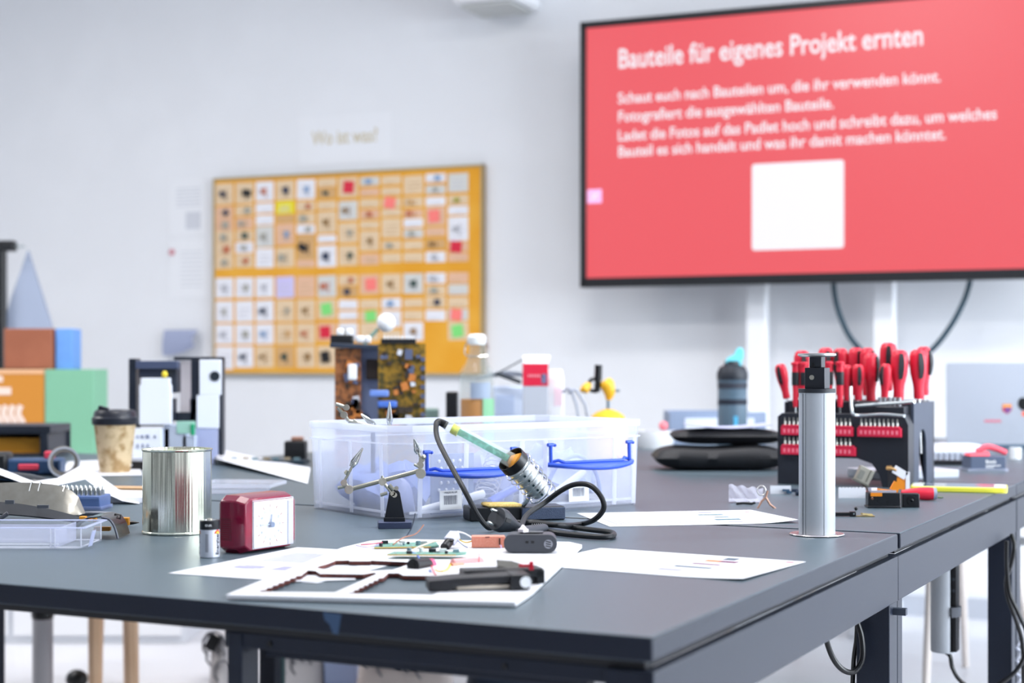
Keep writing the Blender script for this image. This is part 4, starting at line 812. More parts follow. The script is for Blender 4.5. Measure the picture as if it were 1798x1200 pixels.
CDM = frosted('cd_clear', '#eef1fa', .22, .1)
for k, (dx, dy, r_, lab) in enumerate(((-.02, .05, .1, 'clear flat plastic case, lowest of two behind the can'), (.0, .06, -.12, 'clear flat plastic case, top of the two behind the can'))):
    t = thing('clear_case', lab, 'plastic case', cb_+Vector((dx, dy, .0105*k)), r_)
    m = MB(); m.box((0, 0, .0008), (.14, .12, .0014)); m.box((0, 0, .0090), (.14, .12, .0014)); m.build('case_shell', CDM, t); m = MB()
    for cx, cy, sx, sy in ((0, -.0595, .15, .002), (0, .0595, .15, .002), (-.0745, 0, .002, .118), (.0745, 0, .002, .118)): m.box((cx, cy, .005), (sx, sy, .0066))
    m.build('case_edge', frosted('cd_edge', '#eef1fa', .5, .1), t)
# dark bag, tools behind the curled sheet
cb_ = T(20, 872); t = thing('black_pouch', 'black shiny pouch half hidden under the curling white sheet', 'pouch', cb_)
m = MB(); m.sph((-.02, .03, .022), 1, 20, (.085, .06, .022)); m.build('pouch_body', mat('pouch_black', '#14181f', .3), t); m = MB(); m.tube([(-.06, -.027, .030), (-.02, -.030, .036), (.03, -.024, .030)], .0015, 6); m.build('seam_line', mat('seam_blue', '#3c5b7c', .4), t)
cb_ = T(55, 836); t = thing('cordless_tool', 'dark blue and black tool with red switches lying behind the papers', 'tool', cb_, .1)
m = MB(); m.box((-.03, .03, .02), (.19, .07, .036)); m.build('tool_body', mat('tool_blue', '#2e4a70', .45), t, bev=.006); m = MB(); m.box((-.005, -.006, .020), (.045, .012, .014)); m.box((.035, .03, .045), (.022, .02, .018)); m.build('red_switch', mat('switch_red', '#e0455c', .4), t, bev=.003)
m = MB(); m.box((-.085, .02, .030), (.07, .08, .045)); m.build('tool_grip', BLACK, t, bev=.008)
cb_ = T(112, 838); t = thing('tape_roll', 'silver-rimmed dark roll lying on its side behind the curling sheet', 'roll', cb_, .3)
m = MB(); Mr = Matrix.Translation((0, 0, .034)) @ Matrix.Rotation(PI/2, 4, 'X'); m.lathe([(.024, -.025), (.034, -.025), (.034, .025), (.024, .025), (.024, -.025)], 32, Mr); m.build('roll_ring', [mat('roll_grey', '#6b6661', .5)], t)
m = MB(); m.lathe([(.0335, .022), (.0345, .022), (.0345, .0265), (.0300, .0265), (.0300, .025)], 32, Mr); m.build('rim', mat('roll_rim', '#c9ccd6', .3, .6), t)
# coffee cup
cp = T(196, 832); cup = thing('coffee_cup', 'brown marbled paper cup with black lid before the printer part', 'cup', cp+Vector((0, .03, 0)))
Yc = cp.y; m = MB(); m.lathe([(0, 0), (.034, 0), (.0345, .001), (.0480, .116), (.0490, .1175), (0, .1175)], 48); m.build('cup_body', mat('cup_kraft', '#d9c29c', .6, noise=(38, 1, '#a98a5e')), cup)
m = MB(); m.lathe([(.0505, .112), (.0520, .114), (.0525, .128), (.0490, .131), (.0470, .142), (.0430, .146), (.040, .143), (0, .142)], 48); m.box((-.022, -.018, .148), (.022, .014, .012), (0, .3, 0)); m.build('cup_lid', mat('lid_black', '#20232d', .35), cup, bev=.0)
# printer chassis: two upright parts
def pr(px, py, Y): return D(px, py, Y)
Yp = 3.98; cb_ = Vector((pr(272, 815, Yp).x, Yp, TZ)); t = thing('printer_chassis', 'dismantled black and white machine chassis standing on the desk', 'machine part', cb_)
def panel(name, quads, y, th, mt, par):
    m = MB()
    for (a0, b0, a1, b1) in quads:
        p, q = pr(a0, b0, Yp+y), pr(a1, b1, Yp+y); m.box(((p.x+q.x)/2-cb_.x, y, (p.z+q.z)/2-TZ), (abs(q.x-p.x), th, abs(p.z-q.z)))
    return m.build(name, mt, par, bev=.0015)
NAVY = mat('chassis_navy', '#1e2532', .4); PWH = mat('chassis_white', '#eaf0fb', .5)
fr = panel('side_frame', [(230, 630, 243, 742), (231, 742, 243, 815), (298, 637, 314, 690), (299, 700, 307, 740), (230, 740, 300, 748)], 0, .05, NAVY, t)
panel('roller', [(240, 634, 314, 648)], -.02, .03, mat('roller_blue', '#46506b', .35), t)
pw = panel('white_panel', [(246, 676, 301, 746), (250, 664, 299, 678), (234, 752, 285, 812)], -.035, .02, PWH, t)
panel('slot', [(240, 765, 243, 770), (247, 765, 252, 770), (256, 764, 262, 770), (240, 780, 243, 788), (249, 780, 252, 788), (258, 780, 261, 788), (270, 765, 274, 770)], -.0465, .003, mat('slot_blue', '#6b7896', .5), pw)
panel('inner_board', [(245, 648, 298, 664)], -.012, .02, mat('chassis_dark', '#2a3144', .5), t)
m = MB(); q = pr(289, 658, Yp-.045); m.sph((q.x-cb_.x, -.045, q.z-TZ), .0075, 14, (1, .6, 1.2)); m.build('yellow_button', mat('button_yellow', '#ead23a', .4), t)
panel('metal_shield', [(290, 746, 330, 812), (285, 752, 300, 812), (322, 765, 345, 812)], -.02, .03, mat('shield_pale', '#c3cfe4', .4, .3), t)
gp = panel('green_board', [(310, 740, 343, 762)], -.037, .004, mat('green_pale', '#9ccdbd', .5), t); panel('green_connector', [(335, 745, 342, 765)], -.041, .006, mat('green_vivid', '#1f9d70', .4), gp)
t2b = Vector((pr(352, 815, Yp+.04).x, Yp+.04, TZ)); cb0 = cb_
t2 = thing('printer_side_panel', 'taller dismantled panel with black round hole standing beside the chassis', 'machine part', t2b); cb_ = t2b
def panel2(*a_): return panel(*a_)
Yp = 4.02
panel('side_frame', [(308, 627, 393, 633), (338, 633, 353, 728), (336, 700, 350, 760), (388, 630, 393, 800), (312, 724, 345, 740)], 0, .04, NAVY, t2)
panel('clear_sheet', [(316, 634, 340, 725)], .015, .002, frosted('sheet_milky', '#e9e4ea', .5), t2)
pw = panel('white_panel', [(352, 632, 390, 694), (347, 694, 386, 752)], -.012, .03, PWH, t2); m = MB(); q = pr(377, 661, Yp-.03); m.cyl((q.x-cb_.x, -.030, q.z-TZ), (q.x-cb_.x, -.026, q.z-TZ), .0125, seg=24); m.build('round_hole', mat('hole_black', '#1c2530', .5), pw)
panel('lower_panel', [(345, 752, 384, 800), (350, 800, 378, 818)], -.01, .03, mat('panel_lilac', '#aab3d6', .45), t2); Yp = 3.98
cb_ = T(233, 826); t = thing('black_module', 'low black module with two white sockets beside the cup', 'machine part', cb_, .0); m = MB(); m.box((.005, .03, .010), (.075, .05, .019)); m.build('module_body', BLACK, t, bev=.001)
for x in (-.018, -.006): m = MB(); m.cyl((x, .003, .012), (x, .0048, .012), .004, seg=14); m.build('socket', mat('socket_white', '#cfd2de', .5), t)
m = MB(); m.box((.01, .03, .024), (.06, .03, .008)); m.build('pin_row', mat('pins_pale', '#c9cedb', .5), t)
# dark strip clutter at the desk's rear edge
cb_ = T(462, 817)+Vector((0, .03, 0)); t = thing('circuit_board', 'long dark circuit board lying flat behind the lifted sheet', 'circuit board', cb_, -.1); m = MB(); m.box((.0, .03, .005), (.20, .07, .008)); m.build('board', mat('pcb_dark', '#1d3140', .45), t)
for k in range(7): m = MB(); m.box((-.085+.027*k, .02+.01*(k % 2), .0125), (.014, .012, .007)); m.build('component', mat('part_tan', '#a5977e', .5) if k % 2 else mat('part_blue_grey', '#6c8790', .5), t)
cb_ = T(515, 812)+Vector((0, .05, 0)); t = thing('small_black_device', 'small black device with coppery top beside the clear box', 'component', cb_); m = MB(); m.box((0, 0, .026), (.055, .05, .052)); m.build('device_body', BLACK, t, bev=.003); m = MB(); m.box((.004, 0, .058), (.03, .03, .011)); m.build('device_top', mat('coppery', '#a77f6d', .5), t, bev=.003)
# black crate
cb_ = T(40, 803); t = thing('black_frame_crate', 'black open-fronted crate with orange box inside', 'crate', cb_, .0); m = MB()
for c_, s_ in (((-.05, .1, .074), (.25, .2, .022)), ((.057, .1, .035), (.022, .2, .066)), ((-.05, .1, .004), (.25, .2, .008)), ((-.05, .195, .04), (.25, .01, .07))): m.box(c_, s_)
m.build('crate_frame', mat('crate_black', '#232936', .4), t, bev=.002)
m = MB(); m.box((-.05, .10, .029), (.17, .12, .041)); tag(m.build('orange_box', mat('inner_orange', '#e39c2c', .6), loc=cb_, bev=.001), 'small orange box inside the black crate', 'box')
# cabinet and coloured boxes near the wall
Yg = 5.75; p0 = D(78, 800, Yg); zc = .66
cab_ = thing('low_cabinet', 'low white cabinet under the coloured boxes', 'cabinet', (p0.x-.1, Yg+.25, 0), 0)
m = MB(); m.box((0, .0, zc/2-.012), (1.25, .62, zc-.026)); m.build('carcass', mat('cabinet_white', '#dfe3ea', .5), cab_); m = MB(); m.box((0, 0, zc-.012), (1.27, .64, .024)); m.build('cabinet_top', mat('cabinet_white', '#dfe3ea'), cab_)
for x in (-.31, .31): m = MB(); m.box((x, -.318, zc/2), (.6, .016, zc-.06)); d_ = m.build('door', WHITE, cab_, bev=.002); m = MB(); m.box((x*.2, -.33, zc*.75), (.012, .012, .1)); m.build('handle', NICKEL, d_)
gt = D(78, 649, Yg).z; gw = D(164, 700, Yg).x-D(78, 700, Yg).x
t = thing('green_box', 'mint green cardboard box standing on the low cabinet', 'box', (p0.x+gw/2+.001, Yg+.1, zc), 0); m = MB(); m.box((0, 0, (gt-zc)/2), (gw, .2, gt-zc)); m.build('carton', mat('mint_green', '#7db697', .7), t, bev=.003)
t = thing('orange_box', 'orange cardboard box with white flame-like marks and lettering', 'box', (p0.x-.17, Yg+.1, zc), 0); m = MB(); m.box((0, 0, (gt-zc)/2), (.336, .2, gt-zc)); oc = m.build('carton', mat('box_orange', '#c98530', .7), t, bev=.003)
m = MB(); m.box((0, -.002, gt-zc-.008), (.337, .2, .016)); m.build('lid_edge', mat('box_peach', '#e6b48a', .7), t)
for k in range(4):
    x = p0.x-.17; px = 2+13*k-6; q = [D(px+dx, py, Yg) for dx, py in ((2, 712), (-3, 727), (5, 742), (2, 752))]
    m = MB(); m.tube([(v.x-x, -.1012, v.z-zc) for v in q], .011, 6, smooth=4)
    for v in m.bm.verts: v.co.y = -.1012+(v.co.y+.1012)*.08
    m.build('steam_mark', mat('mark_peach', '#ecd6c9', .7), oc)
m = MB(); m.box((-.045+.02, -.1008, D(0, 687, Yg).z-zc), (.15, .001, .028)); m.build('lettering_bar', mat('mark_peach', '#ecd6c9'), oc)
m = MB(); m.box((.005, -.1008, D(0, 666, Yg).z-zc), (.03, .001, .022)); m.build('lettering_bar', mat('mark_peach', '#ecd6c9'), oc)
q0, q1 = D(4, 641, Yg), D(90, 577, Yg); ct = q1.z-gt
t = thing('copper_box', 'reddish-brown box standing on top of the orange box', 'box', ((q0.x+q1.x)/2, Yg+.09, gt), 0); m = MB(); m.box((0, 0, ct/2), (q1.x-q0.x, .15, ct)); m.build('carton', mat('box_brown', '#985a41', .65, noise=(6, .4, '#a5654a')), t, bev=.004)
q0, q1 = D(93, 641, Yg), D(123, 577, Yg); t = thing('blue_box', 'light blue box with faint grid standing on the green box', 'box', ((q0.x+q1.x)/2, Yg+.09, gt), 0); m = MB(); m.box((0, 0, ct/2), (q1.x-q0.x, .12, ct)); bb = m.build('carton', mat('box_blue', '#6c9ee2', .6), t, bev=.003)
m = MB()
for z in (.33, .66): m.box((0, -.0605, ct*z), (q1.x-q0.x, .001, .003))
m.build('grid_mark', mat('grid_blue', '#6f9fe0', .6), bb)
# black pole and a flat panel added for an unclear grey wedge
Yk = 6.75; p = D(3, 640, Yk); t = thing('black_stand', 'tall thin black pole with a clamp head beside the boxes', 'stand', (p.x, Yk, 0)); zt = D(3, 424, Yk).z
m = MB(); m.cyl((0, 0, .03), (0, 0, zt), .022, seg=16); m.build('pole', SATIN, t); m = MB(); m.box((.025, 0, zt-.02), (.07, .06, .045)); m.build('clamp', BLACK, t, bev=.008); m = MB(); m.lathe([(0, 0), (.16, 0), (.16, .02), (.03, .035), (0, .035)], 28); m.build('foot', SATIN, t)
m = MB(); m.tube([(.05, 0, zt-.022), (.098, 0, zt-.022)], .005, 8); m.build('clamp_rod', mat('rod_grey', '#97a3a8', .4), t)
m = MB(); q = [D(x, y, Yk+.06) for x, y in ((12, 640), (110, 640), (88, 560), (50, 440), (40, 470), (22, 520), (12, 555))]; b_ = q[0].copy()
m.xprism([(v.x-b_.x, v.z-b_.z) for v in q], -.012, .012); tag(m.build('grey_wedge_panel', mat('wedge_grey', '#a1acc2', .95), loc=b_), 'grey-blue tapered flat panel rising behind the brown and blue boxes', 'panel')

# ---------------------------------------------------------------- things behind the clear box
def brd(label, x0, y0, x1, y1, Y, rz, hexa_, hexb, seed, n=16):
    a, b = D(x0, y0, Y), D(x1, y1, Y); w_ = b.x-a.x; h_ = a.z-TZ if False else D(x0, y1, Y).z-TZ
    t = thing('circuit_board', label, 'circuit board', ((a.x+b.x)/2, Y, TZ), rz); m = MB(); m.box((0, 0, h_/2), (w_/math.cos(rz), .003, h_)); m.build('board', mat('pcb_'+hexa_, '#'+hexa_, .5, noise=(70, 1.2, '#'+hexb)), t); r_ = random.Random(seed)
    ms = [mat('part_dark', '#3a3129', .5), mat('part_orange', '#c77b3c', .5), mat('part_pale', '#d8dbe4', .4), mat('part_slate', '#565f7c', .5)]
    for k in range(n):
        m = MB(); s_ = r_.uniform(.007, .02); m.box((r_.uniform(-.40, .40)*w_, -.0015-.005, h_*r_.uniform(.25, .93)), (s_, .01, s_*r_.uniform(.5, 1.4)), (0, r_.uniform(-.3, .3), 0)); m.build('component', ms[r_.choice((0, 0, 1, 2, 3))], t)
    return t, w_, h_
t, w_, h_ = brd('upright copper-brown circuit board behind the clear box', 588, 735, 634, 612, 3.92, .0, '9c6238', '5c3a26', 3, 20)
m = MB(); m.box((.012, -.010, h_*.8), (.022, .014, .04)); m.build('white_part', WHITE, t, bev=.004)
t, w_, h_ = brd('upright olive-ochre circuit board with black connector on top', 664, 735, 747, 604, 3.90, .0, '93701f', '463f1c', 5, 36)
m = MB(); m.box((-.008, 0, h_+.006), (.085, .02, .012)); m.build('top_connector', BLACK, t); m = MB()
for k in range(9): m.cyl((-.042+.0085*k, 0, h_+.012), (-.042+.0085*k, 0, h_+.020), .0025, seg=6)
m.build('pin_row', WHITE, t)
m = MB()
for k in range(8): m.box((w_*.45, -.006, h_*(.35+.075*k)), (.01, .008, .010))
m.build('edge_connector', mat('part_slate', '#565f7c'), t)
Yb = 3.95; b_ = Vector((D(640, 700, Yb).x, Yb+.03, TZ)); t = thing('device_chassis', 'grey-blue metal chassis between the two upright circuit boards', 'machine part', b_); hz = D(640, 612, Yb).z-TZ
m = MB(); q0, q1 = D(634, 0, Yb), D(664, 0, Yb); m.box((0, .01, hz/2), (q1.x-q0.x+.05, .07, hz)); m.build('chassis_body', mat('chassis_blue_grey', '#7b88ab', .4, .3), t, bev=.002)
m = MB(); q0, q1 = D(583, 0, Yb), D(668, 0, Yb); m.box(((q0.x+q1.x)/2-b_.x, -.02, hz+.005), (q1.x-q0.x, .12, .012), (0, .04, 0)); m.build('top_plate', mat('plate_slate', '#2f3848', .35), t, bev=.002)
m = MB(); m.box((-.055, -.03, hz+.022), (.055, .04, .022)); m.build('black_block', BLACK, t, bev=.003)
for x, s_ in ((-.060, .018), (-.038, .016), (-.01, .020), (.008, .016)): m = MB(); m.box((x, -.03, hz+.022+(.018 if x < -.02 else 0)), (s_, .02, .018)); m.build('white_part', WHITE, t, bev=.004)
for z, hx in ((.62, '#6f8fd8'), (.53, '#4f77cf')): m = MB(); m.box((.062-.02*(z > .6), -.094, hz*z), (.046, .02, .016)); m.build('blue_connector', mat('conn'+hx, hx, .4), t, bev=.003)
m = MB(); m.sph((-.005, -.030, hz*.33), 1, 20, (.026, .012, .036)); m.build('dark_drum', mat('drum_navy', '#263349', .4), t)
m = MB(); m.box((.03, -.03, hz*.82), (.05, .03, .05)); m.build('dark_block', mat('block_brown', '#2d2320', .5), t, bev=.003)
# desk lamp rod with white ball
b_ = Vector((D(650, 700, 4.02).x, 4.06, TZ)); t = thing('ball_lamp', 'small white ball on a thin green-grey arm rising behind the circuit boards', 'lamp', b_)
m = WB(b_); m.tube([b_+Vector((0, 0, .002)), D(640, 640, 4.08), D(640, 606, 4.08), D(664, 578, 4.08)], .005, 8, smooth=4); m.build('arm', mat('arm_green_grey', '#7f9c90', .5), t); m = WB(b_); m.sph(D(678, 567, 4.08), .024, 20); m.build('white_ball', WHITE, t); m = MB(); m.lathe([(0, 0), (.014, 0), (.014, .006), (0, .008)], 20); m.build('foot', DARK, t)
# swing-top bottle
Yb = 4.12; b_ = Vector((D(837, 700, Yb).x, Yb, TZ)); t = thing('swing_top_bottle', 'tall clear swing-top bottle holding orange liquid', 'bottle', b_)
zf = lambda y: D(0, y, Yb).z-TZ
R_ = .046; hs, hn, ht = zf(650), zf(618), zf(592)
GLS = frosted('bottle_glass', '#aebfbf', .16, .05)
m = MB(); m.lathe([(0, 0), (R_-.004, 0), (R_, .005), (R_, hs-.012), (R_*.93, hs), (R_*.62, hs+.018), (R_*.45, hn+.004), (R_*.46, hn+.02), (.018, hn+.024), (.015, hn+.004), (R_*.58, hs+.01), (R_-.005, hs-.014), (R_-.003, .007), (0, .006)], 40); m.build('glass', GLS, t)
m = MB(); m.lathe([(0, .007), (R_-.0045, .007), (R_-.0045, zf(701)), (0, zf(701))], 32); m.build('liquid', mat('liquid_orange', '#e0902a', .2, noise=(9, .4, '#c9791f')), t)
m = MB(); m.lathe([(0, hn+.018), (.021, hn+.018), (.024, hn+.026), (.024, ht), (.018, ht+.007), (0, ht+.008)], 24); m.build('stopper', mat('stopper_white', '#eef1f2', .3), t)
m = MB(); m.tube([(-.024, 0, hn+.028), (-.031, 0, hn+.005), (-.026, -.01, hn-.01), (0, -.022, hn-.012), (.026, -.01, hn-.01), (.031, 0, hn+.005), (.024, 0, hn+.028)], .0018, 6, smooth=3); m.build('wire_bail', CHROME, t)
m = MB(); m.lathe([(R_+.0002, zf(700)), (R_+.0006, zf(700)), (R_+.0006, zf(672)), (R_+.0002, zf(672))], 20, Matrix.Rotation(-1.9, 4, 'Z'), a0=0, a1=1.2); m.build('bottle_label', mat('label_slate', '#97a5bb', .5), t)
m = MB(); m.lathe([(R_+.0002, .02), (R_+.0004, .02), (R_+.0004, zf(700)), (R_+.0002, zf(700))], 20, Matrix.Rotation(-1.2, 4, 'Z'), a0=0, a1=1.0); m.build('green_strip', mat('strip_green', '#7fb98f', .5), t)
Yb = 4.22; b_ = Vector((D(794, 700, Yb).x, Yb, TZ)); m = MB(); hh_ = D(0, 688, Yb).z-TZ; m.box((0, 0, hh_/2), (.032, .05, hh_)); tag(m.build('black_block', BLACK, loc=b_, bev=.004), 'black upright block right behind the swing-top bottle', 'block')
b_ = Vector((D(775, 700, 4.25).x-.03, 4.25, TZ)); m = MB(); hh_ = D(0, 717, 4.25).z-TZ; m.box((0, 0, hh_/2), (.045, .05, hh_)); tag(m.build('grey_green_block', mat('block_green', '#7d9690', .5), loc=b_, bev=.006), 'low grey-green block beside the olive circuit board', 'block')
# pale carton and papers behind the bottle
b_ = Vector((D(895, 700, 4.6).x, 4.6, TZ)); t = thing('pale_blue_box', 'pale blue-white appliance box behind the swing-top bottle', 'box', b_, -.05); hh_ = D(0, 678, 4.6).z-TZ; m = MB(); m.box((0, 0, hh_/2), (.10, .12, hh_)); m.build('carton', mat('box_pale_blue', '#cfdcf2', .5), t, bev=.004); m = MB(); m.box((-.01, -.0605, hh_*.72), (.05, .001, .055)); m.build('panel_mark', mat('mark_blue', '#b7c8e6', .5), t)
m = MB(); m.grid(lambda u, v: (-.13+.26*u, -.06+.12*v, hh_+.010+.035*math.sin(PI*u)*(1-.5*v)), 10, 4, .001); tag(m.build('white_cloth', WHITE, loc=Vector((D(893, 700, 4.6).x, 4.6, TZ))), 'white sheet draped over the pale blue box', 'sheet')
m = MB(); m.box((0, 0, 0), (.075, .01, .012), (0, .35, 0)); m.box((.0, .0, .03), (.1, .004, .004), (0, -.5, 0)); tag(m.build('dark_bar', mat('bar_dark', '#3a4148', .5), loc=D(893, 664, 4.5)), 'dark slanted bar lying on white sheet beside the red carton', 'bar')
# milk carton, red band
Yb = 4.35; b_ = Vector((D(940, 700, Yb).x, Yb, TZ)); t = thing('drink_carton', 'grey carton with red printed band and white folded top', 'carton', b_, .0); zf = lambda y: D(0, y, Yb).z-TZ; w_ = .068
m = MB(); m.box((0, 0, zf(678)/2), (w_, w_, zf(678))); m.build('carton_body', mat('carton_grey', '#b9bfcb', .45), t, bev=.002)
m = MB(); m.box((0, 0, (zf(639)+zf(678))/2), (w_+.001, w_+.001, zf(639)-zf(678))); rb = m.build('red_band', mat('carton_red', '#d71f40', .45), t, bev=.001)
m = MB()
for k in range(6): m.box((-.018+.007*k, -w_/2-.001, zf(660)), (.004, .001, .006))
m.mi = 1; m.box((.023, -w_/2-.001, zf(665)), (.014, .001, .026)); m.build('print_mark', [mat('print_pink', '#e9a3b0', .5), mat('print_slate', '#6c6f92', .5)], rb)
m = MB(); m.hexa([(-w_/2, -w_/2, zf(639)), (w_/2, -w_/2, zf(639)), (w_/2, w_/2, zf(639)), (-w_/2, w_/2, zf(639))], [(-w_/2-.001, -.008, zf(624)), (w_/2+.008, -.008, zf(624)), (w_/2+.008, .004, zf(624)), (-w_/2-.001, .004, zf(624))]); m.build('carton_top', WHITE, t, bev=.003)
Yb = 4.42; b_ = Vector((D(972, 700, Yb).x, Yb, TZ)); t = thing('white_bottle', 'white plastic container with pale pink panel beside the red carton', 'container', b_, .0); zf = lambda y: D(0, y, Yb).z-TZ
m = MB(); m.hexa([(x, y, 0) for x, y in rrect(.056, .05, .012)], [(x, y, zf(665)) for x, y in rrect(.056, .05, .012)]); m.hexa([(x, y, zf(665)) for x, y in rrect(.056, .05, .012)], [(x, y, zf(649)) for x, y in rrect(.046, .04, .010)]); m.build('container_body', WHITE, t); m = MB(); m.box((.012, -.0255, zf(697)), (.022, .001, .05)); m.build('pink_panel', mat('panel_pink', '#f3dbe6', .6), t)
# yellow and black tripod clamp
Yb = 4.3; q = D(1067, 720, Yb); b_ = Vector((q.x, Yb, TZ)); t = thing('yellow_clamp_stand', 'yellow and black clamp stand with domed yellow foot', 'clamp stand', b_)
YEL = mat('clamp_yellow', '#f2b92e', .35); P = lambda x, y: D(x, y, Yb)-b_
m = MB(); m.lathe([(0, 0), (.055, 0), (.055, .07), (P(1050, 730).x*-1 if False else .045, P(0, 731).z), (.03, P(0, 724).z), (.010, P(0, 719).z), (0, P(0, 718).z)], 28); m.build('domed_foot', YEL, t)
m = MB(); m.cyl(P(1068, 720), P(1068, 698), .0045); m.build('post', mat('post_grey', '#6d7f8c', .3, .7), t)
m = MB(); m.tube([P(1068, 703), P(1070, 690), P(1066, 676), P(1062, 668)], [.006, .016, .020, .014], 14, smooth=3); m.build('yellow_head', YEL, t)
m = MB(); m.tube([P(1019, 687), P(1027, 684), P(1034, 676), P(1036, 673)], [.004, .014, .010, .005], 12); m.build('yellow_jaw', YEL, t)
m = MB(); m.cyl(P(1051, 641), P(1050, 668), .0105); m.cyl(P(1050, 668), P(1048, 689), .0085); m.tube([P(1034, 672), P(1040, 666), P(1050, 668)], .005, 8, smooth=3); m.tube([P(1036, 686), P(1048, 688)], .005, 8); m.build('black_spindle', SATIN, t)
m = MB(); m.cyl(P(1072, 686), P(1088, 686), .0035); m.build('cross_bar', mat('post_grey', '#6d7f8c'), t)
for k, (xs, lb) in enumerate((((1000, 683, 1008, 700, 1014, 722), 'thin grey cable arching beside the white container'), ((1010, 685, 1022, 702, 1030, 722), 'second thin grey cable, nearer the yellow clamp stand'))):
    b0 = D(xs[4], xs[5], 4.35); b0.z = TZ; m = WB(b0); m.tube([D(xs[0]-12, xs[1]+6, 4.36), D(xs[0], xs[1], 4.35), D(xs[2], xs[3], 4.35), D(xs[4], xs[5], 4.35), b0+Vector((.01, 0, .004))], .004, 8, smooth=4); tag(m.build('thin_cable', mat('cable_pale', '#b9c4d6', .5), loc=b0), lb, 'cable')
# pink ball, white dish
b_ = T(1160, 790)+Vector((0, .1, 0)); hh_ = D(0, 757, 4.75).z-TZ
m = MB(); m.lathe([(0, 0), (.05, 0), (.06, .03), (.062, hh_), (.058, hh_), (.052, .01), (0, .008)], 28); b1 = T(1150, 787); tag(m.build('white_dish', WHITE, loc=b1), 'white round dish between the clear box and the grey crate', 'dish')
m = MB(); m.sph((0, 0, 0), .014, 16); b2_ = D(1165, 742, b1.y); tag(m.build('pink_ball', mat('ball_pink', '#f0818b', .5), loc=(b2_.x, b1.y, TZ+hh_+.0145)), 'small pink ball resting by the grey crate', 'ball')
m = MB(); m.box((0, 0, .005), (.09, .09, .01)); tag(m.build('grey_disc_plate', mat('lid_grey', '#b4bac6', .5), loc=(b2_.x-.005, b1.y, TZ+hh_-.0102)), 'flat grey plate lying on the white dish', 'plate')
# ---------------------------------------------------------------- metal socket pillar
pl = tab(.105, .932); pil = thing('socket_pillar', 'brushed metal pop-up socket pillar standing up from the front desk', 'socket pillar', pl, AT)
ALU = mat('brushed_aluminium', '#aeb4bb', .45, .3, noise=(3, .2, '#c3c6ca')); Rp = .0268; q = D(1436, 690, pl.y); hp = q.z-TZ
m = MB(); m.lathe([(Rp, -.05), (Rp, hp), (.02, hp)], 56); m.build('column', ALU, pil)
m = MB()
for an in (-1.95, -2.12, -2.2, -.9): m.box((math.cos(an)*(Rp), math.sin(an)*(Rp), hp/2), (.0008, .0005, hp-.002), (0, 0, an))
m.build('groove', mat('groove_grey', '#6f747c', .4, .5), pil)
m = MB(); m.lathe([(Rp+.0005, .0005), (.0395, .0005), (.0405, .0015), (.0395, .0028), (Rp+.003, .0030), (Rp+.0005, .0022)], 56); m.build('flange', mat('flange_metal', '#cfc9cc', .25, .9), pil)
m = MB(); m.lathe([(0, hp), (Rp+.0006, hp), (Rp+.0006, hp+.006), (0, hp+.006)], 56); m.build('collar', mat('collar_black', '#20242c', .4), pil)
zf = lambda y: D(0, y, pl.y).z-TZ
m = MB(); m.box((0, .002, (hp+.006+zf(646))/2), (.030, .030, zf(646)-hp-.006)); m.box((0, .002, (zf(646)+zf(626))/2), (.018, .022, zf(626)-zf(646))); hd = m.build('head_block', mat('head_black', '#1d2129', .35), pil, bev=.0008)
m = MB(); m.cyl((-.004, -.0145, zf(663)), (-.004, -.0130, zf(663)), .0036, seg=16); m.build('lock_screw', NICKEL, hd); m = MB(); m.box((-.003, -.0095, zf(641)), (.004, .002, .006)); m.build('slot', SATIN, hd)
m = MB(); m.lathe([(0, zf(627)), (.025, zf(627)), (.0285, zf(624.5)), (.028, zf(621)), (0, zf(620))], 40); m.build('cap', mat('cap_metal', '#c4c6c6', .28, .85), pil)
# cable of the pillar below the desk
for nm, pts, r_, lb in (('desk_cable', [(1444, 1090), (1449, 1118), (1462, 1155), (1480, 1177), (1500, 1180), (1514, 1158), (1513, 1120), (1504, 1088), (1498, 1050)], .0042, 'black cable hanging in a loop below the front desk edge'), ('cable_strap', [(1506, 1060), (1504, 1120), (1499, 1160), (1496, 1230)], .0035, 'black strap-like cable running down behind the cable loop')):
    b_ = D(1480, 1060, 2.30); b_.z = TZ-.05; m = WB(b_); m.tube([D(x, y, 2.30+.03*(i/6)+(.06 if 'strap' in nm else 0)) for i, (x, y) in enumerate(pts)], r_, 10, smooth=5); tag(m.build(nm, SATIN, loc=b_), lb, 'cable')
# retracted second pillar
p2 = tab(.105, 1.86); t = thing('socket_pillar', 'silver and black socket pillar sunk below the second desk', 'socket pillar', (p2.x, p2.y, TZ), AT); zb_ = D(0, 1143, p2.y).z-TZ
m = MB(); m.lathe([(Rp, zb_), (Rp, -.034)], 40, a0=-PI*1.05, a1=-PI*.30); m.lathe([(0, zb_-.002), (Rp-.001, zb_-.002), (Rp-.001, zb_), (0, zb_)], 24); m.build('column', ALU, t)
m = MB(); m.box((.010, .008, zb_/2-.017), (.030, .034, -zb_-.034)); m.build('socket_strip', SATIN, t); m = MB()
for z in (.55, .62): m.cyl((.02, -.010, zb_*z), (.02, -.0085, zb_*z), .003, seg=10)
m.build('socket_hole', DARK, t); m = MB(); m.lathe([(.02, zb_*.78), (.033, zb_*.78), (.033, zb_*.72), (.02, zb_*.72)], 20, a0=-PI*.3, a1=PI*.3); m.build('band', DARK, t)
